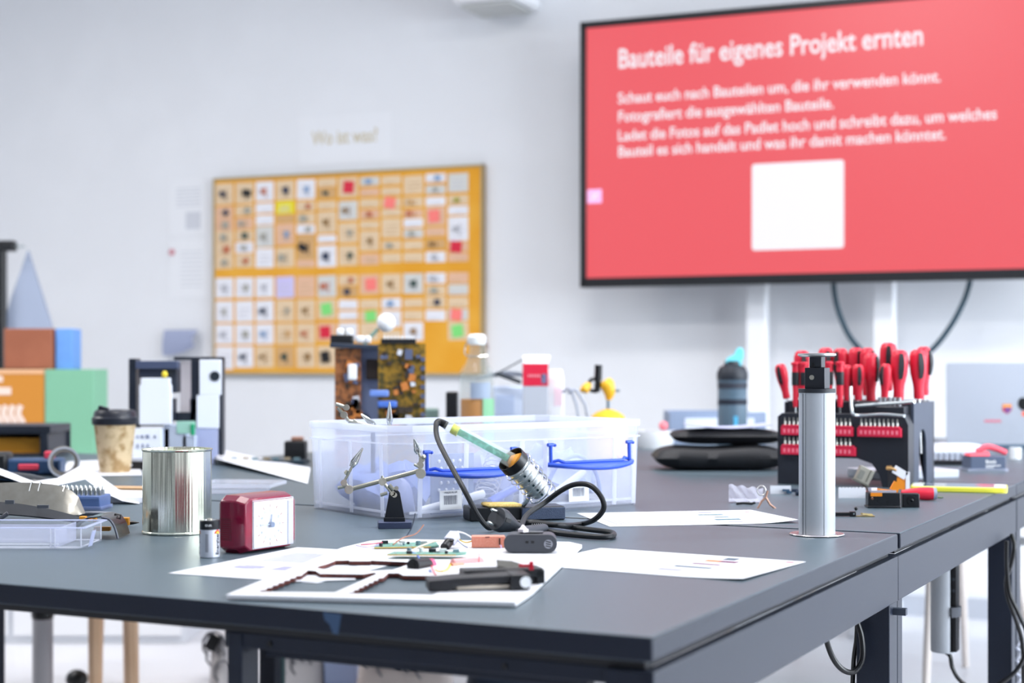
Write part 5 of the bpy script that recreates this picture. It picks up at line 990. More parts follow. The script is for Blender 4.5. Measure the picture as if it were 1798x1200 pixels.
b_ = Vector((p2.x, p2.y, TZ)); m = WB(b_); m.tube([b_+Vector((0, 0, zb_-.002)), D(1668, 1152, p2.y), D(1672, 1172, p2.y), D(1684, 1192, p2.y), D(1705, 1204, p2.y), D(1740, 1200, p2.y), D(1770, 1170, p2.y+.02), D(1785, 1130, p2.y+.03), D(1784, 1100, p2.y+.03), D(1772, 1070, p2.y+.03), D(1757, 1035, p2.y+.03), D(1752, 990, p2.y+.03), D(1752, 945, p2.y+.03)], .0042, 10, smooth=5); m.build('cord', SATIN, t)
b_ = D(1780, 960, 3.2); m = WB(b_); m.tube([D(1776, 940, 3.2), D(1781, 960, 3.18), D(1776, 990, 3.18), D(1767, 1020, 3.18), D(1770, 1050, 3.18), D(1784, 1090, 3.18), D(1795, 1130, 3.18), D(1797, 1200, 3.18), D(1797, 1260, 3.18)], .0042, 10, smooth=5); tag(m.build('leg_cable', SATIN, loc=b_), 'black cable hanging down beside the second desk leg', 'cable')
b_ = D(1789, 1125, 3.28); m = WB(b_); r_ = 0; m.tube([D(1789+4*math.sin(k*.9), 1120+3.2*k, 3.28+.012*math.cos(k*.9)) for k in range(40)], .0030, 6); tag(m.build('twisted_cord', mat('cord_pale', '#b8bcc9', .5), loc=b_), 'pale twisted cord behind the second desk leg', 'cord')
m = MB(); m.box((0, 0, 0), (.03, .012, .010)); tag(m.build('frame_clip', mat('clip_steel', '#39414f', .4, .3), loc=tab(-.003, .975, TZ-.112), rot=AT), 'small steel clip joining the two desk frames', 'clip')

# ---------------------------------------------------------------- screwdriver rack
rb = Vector((.561, 3.36, TZ)); rz = AT; rack = thing('screwdriver_rack', 'black moulded screwdriver rack with red bit strips', 'tool rack', rb, rz)
RW_, RD, RH = .275, .250, .150; RBK = mat('rack_black', '#1b1e27', .45, noise=(500, .2, '#20242e'))
R2 = Matrix.Rotation(rz, 3, 'Z'); RL = lambda x, y, z: rb+R2 @ Vector((x, y, z))
m = MB(); n = 8
archp = [(.052, 0), (.056, .045)]+[(.062+.09*(1-math.cos(PI*k/n))/1, .052+.012*math.sin(PI*k/n)) for k in range(n+1)]+[(.248-.004, .045), (.226, 0)]
pf = [(0, 0), (.046, 0), (.050, .050), (.060, .058), (.170, .058), (.200, .048), (.215, .026), (.222, 0), (RW_, 0), (RW_, RH*.86), (RW_-.010, RH), (.010, RH), (0, RH*.95)]
m.xprism(pf, 0, .05); m.build('front_wall', RBK, rack, bev=.001)
m = MB(); pf2 = [(0, 0), (.02, 0), (.03, .06), (RW_-.03, .06), (RW_-.02, 0), (RW_, 0), (RW_, RH+.022), (0, RH+.022)]; m.xprism(pf2, RD-.015, RD); m.build('back_wall', RBK, rack)
for x in (0, RW_-.006):
    m = MB(); cyy, ra = .135, .034
    def pc(poly): m.hexa([(x, y, z) for y, z in poly], [(x+.006, y, z) for y, z in poly])
    pc([(.0505, 0), (.097, 0), (cyy-ra, .080), (cyy-ra, .12), (.0505, .12)]); pc([(.173, 0), (RD-.015, 0), (RD-.015, .12), (cyy+ra, .12), (cyy+ra, .080)])
    pc([(.0505, .12), (RD-.015, .12), (RD-.015, RH+.022), (.0505, RH+.022)])
    for k in range(8):
        t0, t1 = PI-PI*k/8, PI-PI*(k+1)/8; pc([(cyy+ra*math.cos(t0), .080+.036*math.sin(t0)), (cyy+ra*math.cos(t1), .080+.036*math.sin(t1)), (cyy+ra*math.cos(t1), .12), (cyy+ra*math.cos(t0), .12)])
    m.build('side_wall', mat('rack_black_lit', '#3b4354', .5) if x else RBK, rack, ang=20)  # window-facing wall: rack black lightened to look lit
m = MB(); m.box((RW_/2, .142, RH+.003), (RW_-.014, .183, .044)); m.build('upper_deck', RBK, rack, bev=.002)
m = MB(); m.box((.235, .028, RH+.008), (.060, .040, .016)); m.build('socket_block', RBK, rack, bev=.002)
REDS = mat('strip_red', '#d92447', .42); REDL = mat('strip_red_mark', '#ee7c90', .5)
strips = [(.010, .163, .127), (.172, .262, .127), (.010, .168, .086)]
BIT = mat('bit_steel', '#b7b5ad', .3, .9)
bitp = None
SNAME = ['upper red strip beside the pillar', 'upper red strip nearest the window', 'lower red strip']
for (x0, x1, zt), sn in zip(strips, SNAME):
    m = MB(); m.box(((x0+x1)/2, -.004, zt-.014), (x1-x0, .010, .018)); m.box(((x0+x1)/2, -.006, zt-.0035), (x1-x0-.006, .008, .004)); s_ = m.build('bit_strip', REDS, rack, bev=.0008)
    m = MB(); k = x0+.008
    while k < x1-.005: m.box((k, -.0093, zt-.014), (.0045, .0006, .008)); k += .0092
    m.build('embossed_mark', REDL, s_)
    k = x0+.008
    while k < x1-.005:
        loc = RL(k, -.0055, zt-.0013)
        if bitp is None:
            m = MB(); m.cyl((0, 0, 0), (0, 0, .007), .0027, seg=6); m.cyl((0, 0, .007), (0, 0, .015), .0018, .0010, seg=8); bitp = tag(m.build('screwdriver_bit', BIT, loc=loc, rot=rz), 'steel bit standing in the '+sn+' of the rack', 'tool bit', 'bits in the '+sn)
        else:
            o = bitp.copy(); C.objects.link(o); o.location = loc; tag(o, 'steel bit standing in the '+sn+' of the rack', 'tool bit', 'bits in the '+sn)
        k += .0092
# screwdrivers
def make_driver(s=1, flare=1):
    t = thing('screwdriver', 'x y z w', 'screwdriver', (0, 0, 0)); hl = .095*s; r = .0165*s
    m = MB(); m.lathe([(0, 0), (r*.55, 0), (r*.62, hl*.06), (r*.60, hl*.18), (r*.66, hl*.30), (r*.92, hl*.52), (r, hl*.70), (r*.98, hl*.86), (r*.80, hl*.96), (r*.45, hl), (0, hl)], 20, sy=.85); m.build('handle', RED, t, ang=60)
    m = MB(); m.grid(lambda u, v: ((v-.5)*r*.62*math.sin(PI*(.08+.84*u))**.4, -(r*.85+.0012)*(.72+.28*math.sin(PI*min(1, max(0, (u*.95+.02))))), hl*(.42+.50*u)), 8, 2, .003*s); g = m.build('grip_pad', mat('grip_black', '#191a20', .45), t)
    m = MB()
    for k in range(5): m.box((0, -(r*.85+.0022), hl*(.54+.045*k)), (r*.22, .0006, hl*.022))
    m.build('grip_lettering', mat('grip_grey', '#8b8f9a', .5), g)
    m = MB(); m.cyl((0, 0, -.105*s), (0, 0, 0), .0028*s, seg=10); m.build('shaft', CHROME, t); return t
def make_small():
    t = thing('screwdriver', 'x y z w', 'screwdriver', (0, 0, 0)); m = MB(); m.lathe([(0, 0), (.0048, 0), (.0062, .012), (.0062, .034), (.0075, .050), (.0078, .074), (.0078, .088), (.0098, .0885), (.0098, .094), (.006, .0955), (0, .0955)], 16); m.build('handle', RED, t)
    m = MB(); m.lathe([(.0080, .046), (.0084, .048), (.0084, .072), (.0080, .074)], 16); m.build('black_sleeve', mat('grip_black', '#191a20'), t); m = MB(); m.cyl((0, 0, -.05), (0, 0, 0), .0018, seg=8); m.build('shaft', CHROME, t); return t
big = make_driver(1.1); med = make_driver(.80); sml = make_small()
used = {id(big): 0, id(med): 0, id(sml): 0}
def put(proto, px, ytop, yl, hl, rx=0, ry=0, rz_=0, lab=''):
    Y = (yl+3.2546)/(.4472*(px-899)/F+.8944)
    q = D(px, ytop, Y); loc = q-Euler((rx, ry, 0)).to_matrix() @ Vector((0, 0, hl))
    if used[id(proto)] == 0: used[id(proto)] = 1; proto.location = loc; proto.rotation_euler = (rx, ry, rz_); proto['label'] = lab; proto['group'] = 'screwdrivers in the rack'; o = proto
    else: o = dup(proto, loc, (rx, ry, rz_), lab); o['group'] = 'screwdrivers in the rack'
    return o
L_ = 'red and black screwdriver '
first_small_y = 3.335
put(med, 1368, 640, 0.08, .076, 0, -.22, -.6, L_+'leaning outward at the pouch end of the rack')
put(sml, 1397, 636, 0.028, .0955, 0, 0, 0, 'slim red screwdriver standing beside the outward-leaning one')
put(sml, 1412, 636, 0.028, .0955, 0, 0, 0, 'slim red screwdriver half behind the pillar head, pouch side')
put(sml, 1456, 635, 0.028, .0955, 0, 0, 0, 'slim red screwdriver half behind the pillar head, laptop side')
put(sml, 1475, 635, 0.028, .0955, 0, 0, 0, 'slim red screwdriver with dark sleeve beside the pillar head')
put(med, 1487, 641, 0.08, .076, 0, .0, 1.2, L_+'short, next to the slim ones beside the pillar')
put(med, 1507, 640, 0.075, .076, 0, 0, 0, L_+'short, front row above the bent metal hook')
put(big, 1529, 620, 0.11, .1045, 0, .0, .85, L_+'largest in the front row middle, pad turned aside')
put(med, 1556, 639, 0.08, .076, 0, .05, -.9, L_+'short, pad turned back, above the silver rod')
put(big, 1580, 615, 0.1, .1045, 0, .03, 0, L_+'showing its pad, third from the laptop end')
put(big, 1611, 614, 0.13, .1045, 0, -.03, .15, L_+'showing its pad at the laptop end of the rack')
put(big, 1621, 609, 0.195, .1045, 0, -.02, .8, L_+'at the laptop end, behind the end one')
put(big, 1560, 602, 0.185, .1045, 0, .02, -.2, L_+'tallest, standing in the back row')
put(big, 1523, 611, 0.19, .1045, 0, 0, .7, L_+'back row, hidden behind the largest front one')
put(big, 1503, 611, 0.2, .1045, 0, 0, .3, L_+'back row, above the short front-row one with the pad')
put(big, 1476, 612, 0.2, .1045, 0, 0, -.8, L_+'back row, beside the pillar cap toward the laptop')
put(big, 1450, 611, 0.2, .1045, 0, 0, .1, L_+'back row, peeking over the pillar cap')
put(big, 1408, 616, 0.2, .1045, 0, 0, .1, L_+'back row, peeking out on the pouch side of the cap')
# sockets, rods
skp = None
for k in range(5):
    px = 1566+9.5*k; loc = RL(.212+.0098*k, .022, RH+.0165)
    if skp is None: m = MB(); m.lathe([(0, 0), (.0042, 0), (.0046, .010), (.0046, .018), (.0034, .018), (.0034, .012), (0, .012)], 14); skp = tag(m.build('socket', mat('socket_grey', '#9fa0a3', .3, .9), loc=loc), 'small steel socket standing on the rack corner block', 'socket', 'sockets on the rack corner')
    else: o = skp.copy(); C.objects.link(o); o.location = loc
b_ = RL(.14, -.0, RH); m = WB(b_); m.tube([D(1494, 680, 3.27), D(1494, 700, 3.26), D(1496, 722, 3.25), D(1500, 729, 3.245), D(1512, 730, 3.245), D(1550, 728, 3.20), D(1588, 731, 3.15)], .0034, 10, smooth=4); tag(m.build('hex_key', mat('key_steel', '#b8bfc2', .25, .9), loc=b_), 'bent silver hex key lying along the rack front edge', 'hex key')
b_ = RL(.2, .0, RH+.01); m = WB(b_); m.tube([D(1503, 713, 3.30), D(1545, 710, 3.26), D(1606, 706, 3.20)], .0038, 10); tag(m.build('silver_rod', mat('key_steel', '#b8bfc2'), loc=b_), 'straight silver rod lying across the rack above the hex key', 'rod')

# ---------------------------------------------------------------- around the rack
def blob_pouch(label, px, py, w_, d__, h_, rz, z0=TZ, Yadd=0, seed=1):
    b_ = T(px, py, TZ); b_.z = z0; b_.y += Yadd; t = thing('black_pouch', label, 'pouch', b_, rz)
    m = MB(); NU, NV = 28, 12
    def fn(s_):
        return lambda u, v: ((u-.5)*w_, (v-.5)*d__, h_*.5+s_*h_*.5*(max(0, 1-abs(2*u-1)**4.5)*max(0, 1-abs(2*v-1)**4.5))**.5*(1 if s_ < 0 else .9+.1*math.sin(9*u+seed)))
    m.grid(fn(1), NU, NV); m.grid(fn(-1), NU, NV); bmesh.ops.remove_doubles(m.bm, verts=m.bm.verts[:], dist=.0005)
    m.build('pouch_body', mat('pouch_fabric', '#15161b', .6, noise=(300, .3, '#1c1e25'), bump=.3), t, ang=70); return t
t = blob_pouch('bulging black pouch, lower of the two beside the rack', 1272, 828, .32, .17, .060, .0, Yadd=.085, seed=1)
m = MB(); m.tube([(.02, -.072, .020), (.08, -.060, .030), (.14, -.03, .028)], .0012, 6); m.build('zip_line', mat('zip_grey', '#4c5d78', .4), t)
t = blob_pouch('flatter black pouch, upper of the two beside the rack', 1285, 828, .27, .15, .040, -.03, z0=TZ+.060, Yadd=.10, seed=3)
m = MB(); m.cyl((.105, -.062, .026), (.105, -.066, .026), .004, seg=12); m.build('zip_pull', CHROME, t)
m = MB(); m.grid(lambda u, v: (-.10+.2*u, -.07+.13*v, .008*(1-math.sin(PI*u))), 12, 4, .0015); b_ = T(1285, 828)+Vector((.0, .10, 0)); b_.z = TZ+.1005; tag(m.build('grey_sheet', mat('sheet_lilac', '#aeb4d0', .6), loc=b_), 'lilac-grey curved sheet lying on the upper black pouch', 'sheet')
b_ = T(1311, 826); t = thing('glass_vial', 'tiny clear vial with coppery cap standing before the pouches', 'vial', b_); m = MB(); m.lathe([(0, 0), (.0065, 0), (.0065, .028), (.0055, .028), (.0055, .001), (0, .001)], 18); m.build('vial_glass', frosted('vial', '#b8c4de', .35, .05), t); m = MB(); m.cyl((-.007, 0, .0325), (.010, 0, .0325), .0048, seg=14); m.build('vial_cap', mat('cap_copper', '#cfa391', .3, .7), t)
# drinking bottle
Yb = 4.75; b_ = Vector((D(1286, 700, Yb).x, Yb, TZ)); t = thing('sports_bottle', 'dark grey shaker bottle with turquoise flip lid by the grey crate', 'bottle', b_); zf = lambda y: D(0, y, Yb).z-TZ; R_ = .0455
m = MB(); m.lathe([(0, 0), (R_-.003, 0), (R_-.001, .006), (R_*.96, zf(712)), (R_*.96, zf(672)), (R_, zf(668)), (0, zf(668))], 36); m.build('bottle_body', mat('bottle_smoke', '#566b7c', .2, spec=.6), t)
m = MB(); m.lathe([(R_*.955, zf(711)), (R_*.985, zf(709)), (R_*.93, zf(692)), (R_*.99, zf(674)), (R_*.96, zf(672))], 36); m.build('grip_band', mat('band_charcoal', '#1f2635', .6), t)
m = MB(); m.lathe([(R_*1.0, zf(668)), (R_*1.02, zf(664)), (R_*1.02, zf(655)), (R_*.85, zf(645)), (R_*.55, zf(641)), (R_*.5, zf(634)), (0, zf(634))], 36); m.build('lid', mat('lid_charcoal', '#1f242e', .45), t)
m = MB(); m.hexa([(-.022, -.016, zf(637)), (.026, -.016, zf(643)), (.026, .016, zf(643)), (-.022, .016, zf(637))], [(-.018, -.014, zf(630)), (.026, -.014, zf(617)), (.026, .014, zf(617)), (-.012, .014, zf(628))]); m.tube([(.010, 0, zf(624)), (.02, 0, zf(614)), (.028, 0, zf(618)), (.026, 0, zf(632))], .006, 8, smooth=3); m.build('flip_lid', mat('turquoise', '#6fd3e4', .4), t, bev=.003)
m = MB(); m.box((.004, -R_*.97, zf(745)), (.012, .001, .05)); m.build('bottle_mark', mat('mark_turquoise', '#4fa9d2', .4), t)
# grey crate
Yb = 5.0; q0, q1 = D(1176, 725, Yb), D(1345, 725, Yb); wc = q1.x-q0.x; hc = D(0, 724, Yb).z-TZ; t = thing('grey_crate', 'grey-blue plastic crate holding papers behind the pouches', 'crate', (q0.x+wc/2, Yb+.1, TZ), 0)
m = MB(); GC = mat('crate_grey', '#93a3bf', .5)
for c_, s_ in (((0, -.1, hc/2), (wc, .006, hc)), ((0, .1, hc/2), (wc, .006, hc)), ((-wc/2+.003, 0, hc/2), (.006, .2, hc)), ((wc/2-.003, 0, hc/2), (.006, .2, hc)), ((0, 0, .003), (wc, .2, .006))): m.box(c_, s_)
m.build('crate_body', GC, t); m = MB(); m.box((.005, -.1045, hc*.60), (wc*.72, .002, hc*.42)); m.build('white_label', mat('label_pale', '#dfe6f5', .6), t)
m = MB(); m.box((.13, .0, hc+.02), (.05, .08, .05)); 
tag(m.build('white_carton', WHITE, loc=(q0.x+wc/2, Yb+.1, TZ-.03), bev=.002), 'small white carton standing in the grey crate by the rack', 'carton')
# laptop
Yb = 4.72; q0 = D(1664, 780, Yb); lw, lh = .335, .245; t = thing('laptop', 'open silver laptop seen from behind with stickers on its lid', 'laptop', (q0.x+lw/2, Yb, TZ), -.10)
SIL = mat('laptop_silver', '#b9bfcb', .34, .5)
m = MB(); m.hexa([(x, -.0, z) for x, z in rrect(lw, lh, .008, 4, 0, lh/2+.010)], [(x, .006, z) for x, z in rrect(lw, lh, .008, 4, 0, lh/2+.010)]); lid = m.build('lid', SIL, t, bev=.0008)
m = MB(); m.prism(rrect(lw, .23, .01, 4, 0, .115+.004), .001, .013); m.build('base', SIL, t, bev=.001); m = MB(); m.box((0, .003, .008), (lw*.7, .010, .010)); m.build('hinge', mat('hinge_dark', '#4d6478', .4), t)
def ap(px, py): q = D(px, py, Yb); v = Matrix.Rotation(.10, 3, 'Z') @ (q-Vector((q0.x+lw/2, Yb, TZ))); return v
ac = ap(1799, 709); m = MB()
pts = [(math.cos(a_)*.021*(1-.12*math.exp(-((a_-PI/2)/.35)**2)*1.6)*(1-.10*math.exp(-((a_+PI/2)/.25)**2)), math.sin(a_)*.0215*(1-.22*math.exp(-((a_-PI/2)/.4)**2))*(1-.08*math.exp(-((a_+PI/2)/.25)**2))) for a_ in [k*2*PI/40-PI for k in range(40)]]
pts = [((x if (x-.026)**2+(y-.004)**2 > .0105**2 else x-.006), y) for x, y in pts]
m.xprism([(ac.x+x, ac.z+y) for x, y in pts], -.0012, -.0002); m.xprism([(ac.x+x*.5+.003, ac.z+.026+y*.5) for x, y in ((-.006, -.008), (.002, -.010), (.012, .0), (.012, .010), (.0, .004))], -.0012, -.0002); m.build('lid_logo', SATIN, lid)
sc_ = ap(1768, 718); m = MB(); s_ = .0135; m.xprism([(sc_.x-s_, sc_.z+s_), (sc_.x+s_, sc_.z+s_), (sc_.x+s_, sc_.z-s_*.4), (sc_.x, sc_.z-s_*1.2), (sc_.x-s_, sc_.z-s_*.4)], -.0010, -.0002); m.mi = 1
m.box((sc_.x, -.0012, sc_.z+s_*.6), (s_*1.8, .0006, s_*.6)); m.mi = 2; m.box((sc_.x, -.0013, sc_.z-s_*.25), (s_*.5, .0006, s_*1.2)); m.box((sc_.x+s_*.6, -.0013, sc_.z-s_*.1), (s_*.3, .0006, s_*.8)); m.build('crest_sticker', [mat('crest_red', '#b23a5a', .5), mat('crest_orange', '#f0a13e', .5), mat('crest_blue', '#4c4f9c', .5)], lid)
ss = ap(1744, 740); m = MB()
for k in range(7): m.box((ss.x-.022+.007*k, -.0008, ss.z+(.001 if k % 2 else 0)), (.005, .0008, .007))
m.build('red_sticker', mat('sticker_coral', '#dd6a80', .5), lid)
rs = ap(1798, 727); m = MB(); m.cyl((rs.x, -.001, rs.z), (rs.x, 0, rs.z), .008, seg=16); m.build('round_sticker', mat('sticker_orange', '#ef6a4a', .5), lid)
# books and case near the laptop
b_ = T(1712, 836); 
m = MB(); m.box((-.02, .09, .009), (.20, .14, .018)); t = tag(m.build('grey_tray', mat('tray_silver', '#c3c8d4', .4), loc=T(1640, 842), rot=.35, bev=.002), 'pale grey flat tray behind the rack corner', 'tray')
b_ = T(1735, 828); t = thing('bit_set_box', 'dark grey box with white lettering and red lid parts by the laptop', 'tool box', b_, .05)
m = MB(); m.box((0, .03, .018), (.085, .06, .034)); m.build('box_body', mat('setbox_grey', '#4f5b73', .45), t, bev=.002); m = MB(); m.box((0, .03, .003), (.094, .07, .006)); m.build('clear_base', frosted('base_clear', '#e1e8fa', .6, .1), t)
text('lettering', 'Bosch', mat('label_white', '#f4f5f7'), t, (-.006, -.0008, .019), (PI/2, 0, 0), size=.011, width=.024, align='LEFT', bold=.02).data.name = 'lettering'
m = MB(); m.box((.012, -.0006, .013), (.036, .0008, .0018)); m.box((.004, -.0006, .009), (.02, .0008, .0014)); m.build('print_line', mat('label_white', '#f4f5f7'), t)
m = MB(); m.hexa([(-.045, 0, .036), (.005, 0, .036), (.005, .04, .036), (-.045, .04, .036)], [(-.040, .004, .042), (.003, .004, .046), (.003, .036, .046), (-.040, .036, .042)]); m.tube([(-.02, .02, .046), (.0, .02, .056), (.02, .02, .054), (.05, .02, .042)], .007, 8, smooth=3); m.build('red_part', mat('part_red', '#f0596a', .45), t)
b_ = T(1672, 818); t = thing('bit_rail', 'black rail of steel bits and red caps lying behind the rack', 'tool rail', b_, -.15); m = MB(); m.box((.0, .02, .006), (.12, .03, .012)); m.build('rail_body', BLACK, t); 
for k in range(9): m = MB(); m.cyl((-.054+.0135*k, .02, .0125), (-.054+.0135*k, .02, .030), .0055, seg=10); m.build('rail_bit' if k else 'red_cap', mat('bit_pale', '#c9cfdc', .35, .6) if k else REDS, t)
b_ = T(1783, 806); m = MB(); m.lathe([(0, 0), (.014, 0), (.015, .030), (.013, .030), (.012, .002), (0, .002)], 20); tag(m.build('white_cup', WHITE, loc=b_), 'tiny white cup standing before the laptop', 'cup')
b_ = T(1668, 794); m = MB(); m.box((0, 0, .009), (.16, .12, .016)); m.box((.01, 0, .020), (.13, .10, .004)); tag(m.build('open_book', mat('book_white', '#e9edf6', .6), loc=b_, rot=.1, bev=.002), 'white paper pad lying just before the laptop', 'pad')
b_ = T(1500, 840)+Vector((0, .55, 0)); m = MB(); m.box((-.03, 0, .028), (.05, .03, .05), (0, .3, 0)); m.box((.03, 0, .028), (.045, .03, .05), (0, .3, 0)); tag(m.build('white_keypad', mat('keypad_white', '#dfe7f6', .5), loc=b_), 'white blocks seen through the rack arch', 'block')
b_ = T(1540, 832); m = MB(); m.cyl((0, 0, 0), (0, 0, .014), .0035, seg=10); m.cyl((0, 0, .014), (0, 0, .042), .0028, seg=10); tag(m.build('thin_bit', mat('bit_pale', '#c9cfdc'), loc=b_), 'thin upright metal bit seen under the rack arch', 'tool bit')
# yellow phone
b_ = T(1684, 862); t = thing('phone', 'yellow phone lying face up at the desk edge', 'phone', b_, -.30); pw_, pd, ph = .185, .098, .0105
m = MB(); m.prism(rrect(pw_, pd, .011, 5), 0, ph); m.build('phone_case', mat('phone_yellow', '#e4e14c', .35), t, bev=.002); m = MB(); m.prism(rrect(pw_-.006, pd-.006, .009, 5), ph-.0004, ph+.0006); g = m.build('front_glass', mat('phone_white', '#e9f0ea', .2), t); m = MB(); m.prism(rrect(pw_-.05, pd-.012, .002, 3), ph+.0006, ph+.0010); m.build('display', mat('phone_display', '#5c6674', .08), g)
m = MB(); m.cyl((.083, 0, ph+.0006), (.083, 0, ph+.0010), .005, seg=16); m.build('home_button', mat('button_ring', '#c9d2c6', .3), g)
b_ = T(1618, 880)+Vector((0, 0, .0)); t = thing('screwdriver', 'stubby red screwdriver handle with grey end lying before the phone', 'screwdriver', b_+Vector((0, .012, .0125)), -.08)
m = MB(); Mx = Matrix.Rotation(PI/2, 4, 'Y'); m.lathe([(0, -.034), (.006, -.034), (.009, -.02), (.0118, .0), (.0122, .014), (.0115, .024), (0, .0242)], 20, Mx); m.build('handle', RED, t); m = MB(); m.lathe([(.0, .0240), (.0116, .0240), (.0108, .030), (.0, .032)], 20, Mx); m.build('end_cap', mat('endcap_grey', '#8a93a6', .4), t)
# camera module black with parts
b_ = T(1553, 893); t = thing('camera_block', 'black camera mechanism with orange flex and screws before the rack', 'camera part', b_, -.05)
m = MB(); m.box((0, .016, .0135), (.056, .030, .027)); m.box((-.001, .014, .002), (.058, .034, .004)); m.build('block_body', mat('block_black', '#101218', .35), t, bev=.001)
m = MB(); m.box((-.014, .0008, .024), (.020, .002, .006)); m.box((.006, .014, .031), (.04, .006, .002), (0, .1, 0)); m.box((.022, .014, .037), (.014, .008, .016), (0, .5, 0)); m.build('orange_flex', mat('flex_orange', '#e0861f', .35), t)
m = MB(); m.box((0, .016, .0290), (.044, .018, .004)); m.box((-.018, .014, .032), (.012, .010, .006), (0, 0, .4)); m.build('silver_part', mat('part_lilac', '#c9c6d4', .3, .5), t)
for x in (-.012, .006): m = MB(); m.cyl((x, .0006, .013), (x, .0018, .013), .0024, seg=12); m.build('screw', SATIN, t)
b_ = T(1600, 892); t = thing('lens_block', 'small black square lens block beside the camera mechanism', 'camera part', b_, -.05); m = MB(); m.box((0, .010, .0125), (.030, .018, .0245)); m.build('block_body', mat('block_black', '#101218'), t, bev=.0015); m = MB(); m.lathe([(.0, -.0004), (.008, -.0004), (.0085, .002)], 24, Matrix.Translation((.001, 0, .013)) @ Matrix.Rotation(-PI/2, 4, 'X')); l_ = m.build('lens_ring', SATIN, t); m = MB(); m.sph((.001, -.0006, .013), 1, 14, (.003, .0012, .003)); m.build('lens_glass', mat('lens_dark', '#05060a'), l_)
b_ = T(1581, 868); t = thing('flex_cable_part', 'upright black, orange and white flex cable piece behind the camera mechanism', 'camera part', b_)
m = MB(); m.box((-.015, .004, .029), (.016, .008, .032)); m.box((-.015, .004, .0065), (.004, .004, .013)); m.build('black_piece', BLACK, t); m = MB(); m.box((.002, .002, .022), (.020, .004, .026), (0, .2, 0)); m.build('orange_piece', mat('flex_orange', '#e0861f'), t); m = MB(); m.box((-.001, .0, .042), (.028, .003, .016), (0, .55, 0)); m.box((.014, .0, .022), (.008, .003, .042)); m.build('white_piece', PAPER, t)
m = MB(); m.tube([(-.008, .0, .046), (-.018, .0, .050), (-.028, 0, .050)], .003, 8, smooth=3); m.box((-.022, 0, .051), (.010, .004, .008)); m.build('copper_strand', mat('strand_copper', '#b08a58', .35, .6), t)
b_ = T(1525, 866); t = thing('metal_can_module', 'tilted grey metal camera module on a bent ribbon', 'camera part', b_)
m = WB(b_); R3 = Euler((0, .45, .1)).to_matrix(); c_ = D(1517, 835, b_.y); m.box(c_, (.030, .014, .030), R3); mm = m.build('shield_box', mat('shield_olive', '#9b9b90', .4, .5), t, bev=.001)
m = WB(b_); m.box(c_+R3 @ Vector((-.008, -.0075, -.002)), (.010, .001, .018), R3); m.mi = 1; m.box(c_+R3 @ Vector((.007, -.0075, .002)), (.0015, .0016, .026), R3); m.box(c_+R3 @ Vector((0, 0, -.016)), (.034, .016, .003), R3); m.build('shield_window', [mat('window_grey', '#74756f', .5), mat('seam_olive', '#5f6058', .5)], mm)
m = WB(b_); m.tube([c_+Vector((-.004, 0, -.016)), D(1519, 856, b_.y), D(1526, 866, b_.y-.02), T(1532, 876, TZ+.02)], .0022, 6, smooth=3); m.build('ribbon', mat('ribbon_brown', '#6b4a3a', .5), t)
b_ = T(1497, 875); t = thing('ribbed_card', 'small white comb-edged card standing before the rack', 'card', b_); m = MB(); poly = [(-.026, .0)]+[(-.026, .0175)]
for k in range(8): poly += [(-.026+.0065*k+.001, .020), (-.026+.0065*k+.004, .020), (-.026+.0065*k+.0052, .0175)]
poly += [(.028, 0)]; m.xprism(poly, 0, .004); m.build('card_body', PAPER, t)
b_ = T(1507, 874); m = MB(); m.sph((.0, .0, .006), 1, 12, (.013, .004, .006)); m.sph((.006, 0, .010), 1, 10, (.006, .004, .004)); tag(m.build('red_tip', RED, loc=b_+Vector((.004, -.006, 0))), 'small red plastic tip in front of the comb-edged card', 'plastic part')
b_ = T(1483, 908); t = thing('hinge_part', 'small black hinge piece lying beside the pillar foot', 'machine part', b_); m = MB(); m.box((0, .004, .004), (.036, .008, .006)); m.box((.014, .004, .0045), (.010, .010, .008)); m.build('hinge_body', SATIN, t, bev=.0008); m = MB(); m.cyl((.015, -.0016, .005), (.015, -.0008, .005), .0014, seg=10); m.build('screw', CHROME, t)
b_ = T(1518, 908); m = MB(); m.prism([(-.016, 0), (.016, -.004), (.018, .006), (-.006, .008)], .0005, .002); m.box((.004, .002, .004), (.018, .008, .003), (0, .1, .2)); tag(m.build('brass_contact', mat('brass', '#b9a574', .35, .7), loc=b_), 'thin brass contact plate beside the hinge piece', 'metal part')
b_ = T(1503, 897); m = MB(); m.sph((0, 0, .0035), .0032, 12); m.cyl((0, 0, .0), (0, 0, .002), .001, seg=8); tag(m.build('black_screw', SATIN, loc=b_), 'single tiny black round screw lying above the hinge piece', 'screw')
# crumpled foil, card, copper clip left of pillar
b_ = T(1310, 884); t = thing('plastic_wrap', 'crumpled clear plastic wrapping lying behind the printed sheet', 'wrapping', b_+Vector((0, .01, 0)), -.1); r_ = random.Random(4); m = MB(); m.grid(lambda u, v: (-.030+.062*u, .004*math.sin(12*u+5*v), .003+.030*v*(1-.25*u)+.002*math.sin(20*u)), 16, 8, .0004); m.build('front_fold', frosted('wrap', '#e6e6f2', .5, .1), t); m = MB(); m.grid(lambda u, v: (-.030+.055*u, -.004-.016*v, .005+.003*math.sin(14*u+7*v)), 14, 6, .0004); m.build('lower_fold', frosted('wrap', '#e6e6f2', .5), t)
b_ = T(1334, 893); t = thing('copper_bracket', 'tiny copper Y-shaped bracket with a ring', 'metal part', b_+Vector((0, .0, 0))); COP = mat('copper_bright', '#c49a86', .3, .8); P = lambda x, y: D(x, y, b_.y)-b_
